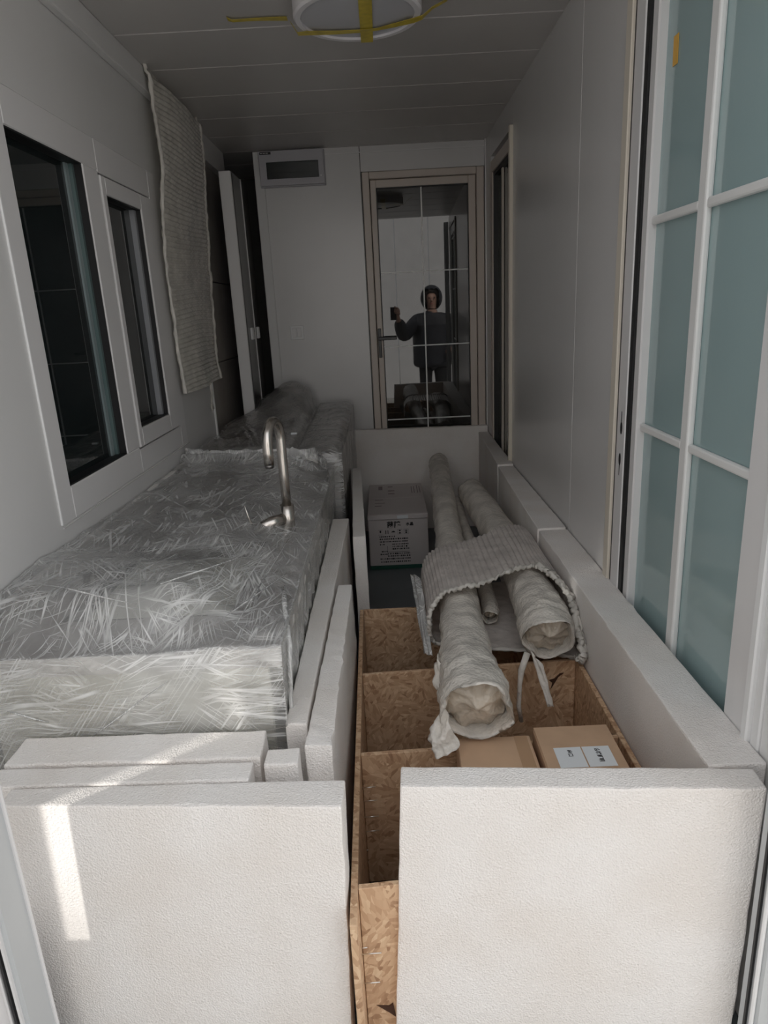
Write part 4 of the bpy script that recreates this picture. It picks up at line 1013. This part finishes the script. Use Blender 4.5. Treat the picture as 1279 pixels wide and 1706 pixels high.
skin_mesh('trousers', J, [(0, 1), (1, 2), (2, 3), (0, 4), (4, 5), (5, 6)], 'trousers', pn)
bm = bmesh.new(); bmesh.ops.create_icosphere(bm, subdivisions=3, radius=1.0)
for v in bm.verts:
    c = v.co.copy()
    v.co = Vector(pt(c.x*0.098, 0.02+c.y*0.112-0.012, 1.565+c.z*0.105))
    if c.y > 0.35 and c.z < 0.35: v.co.y -= 0.09*(c.y-0.35)
bmesh.ops.delete(bm, geom=[v for v in bm.verts if v.co.z < 1.50], context='VERTS')
bm_obj('hair', bm, 'hair', pn, True)
bm = bmesh.new(); bmesh.ops.create_icosphere(bm, subdivisions=4, radius=1.0)
for v in bm.verts:
    c = v.co.copy(); v.co = Vector(pt(c.x*0.145, 0.0+c.y*0.15, 1.535+c.z*0.165))
    if c.y > 0.5 and abs(c.x) < 0.62 and -0.75 < c.z < 0.62: v.tag = True
bmesh.ops.delete(bm, geom=[v for v in bm.verts if v.tag], context='VERTS')
bm_obj('hood', bm, 'jacket', pn, True)
for s in (-1, 1):
    tube('ear', [pt(0.088*s, 0.02, 1.50), pt(0.094*s, 0.015, 1.525), pt(0.088*s, 0.02, 1.55)], [0.008, 0.014, 0.008], 'skin', pn, 8)
    tube('eye', [pt(0.034*s, 0.118, 1.535), pt(0.034*s, 0.124, 1.535)], [0.011, 0.007], 'ink', pn, 8)
    tube('shoe', [pt(0.13*s, -0.06, -0.155), pt(0.13*s, 0.05, -0.15), pt(0.135*s, 0.20, -0.165)], [0.045, 0.052, 0.032], 'black', pn, 12)
tube('nose', [pt(0, 0.115, 1.535), pt(0, 0.138, 1.50), pt(0, 0.12, 1.49)], [0.007, 0.014, 0.009], 'skin', pn, 8)
tube('mouth', [pt(-0.025, 0.108, 1.462), pt(0, 0.116, 1.46), pt(0.025, 0.108, 1.462)], [0.004, 0.006, 0.004], mat('lips', (0.45, 0.16, 0.14), 0.5), pn, 8)
# raised left hand gripping the phone: palm and five bent fingers
hx, hy, hz = 0.045, -0.075, 1.385
tube('palm', [(hx+0.015, hy-0.03, hz-0.035), (hx+0.008, hy-0.005, hz+0.0), (hx+0.002, hy+0.012, hz+0.035)], [0.026, 0.032, 0.026], 'skin', pn, 14)
for k, ln in enumerate((0.9, 1.0, 0.95, 0.8)):
    z_ = hz-0.022+0.021*k
    tube('finger', [(hx+0.006, hy+0.012, z_), (hx+0.012, hy+0.048, z_+0.004), (hx-0.012*ln, hy+0.058, z_+0.006), (hx-0.034*ln, hy+0.052, z_+0.006)], [0.0095, 0.009, 0.0085, 0.007], 'skin', pn, 10)
tube('thumb', [(hx+0.006, hy-0.005, hz+0.02), (hx-0.010, hy+0.018, hz+0.048), (hx-0.030, hy+0.024, hz+0.062)], [0.012, 0.010, 0.008], 'skin', pn, 10)
ph = empty('phone', (0, -0.045, 1.36)); tag(ph, 'dark phone held upright in the raised hand', 'phone')
box('phone_body', (-0.037, 0.039), (-0.050, -0.042), (1.285, 1.442), 'black', ph, 0.003)
box('screen', (-0.034, 0.036), (-0.0512, -0.0505), (1.290, 1.437), 'darkglass', ph)
for zz in (1.428, 1.410):
    cyl('lens', (-0.022, -0.042, zz), (-0.022, -0.0405, zz), 0.006, 'darkglass', ph, 14)

for o in bpy.data.objects:
    if '_origin' in o: del o['_origin']
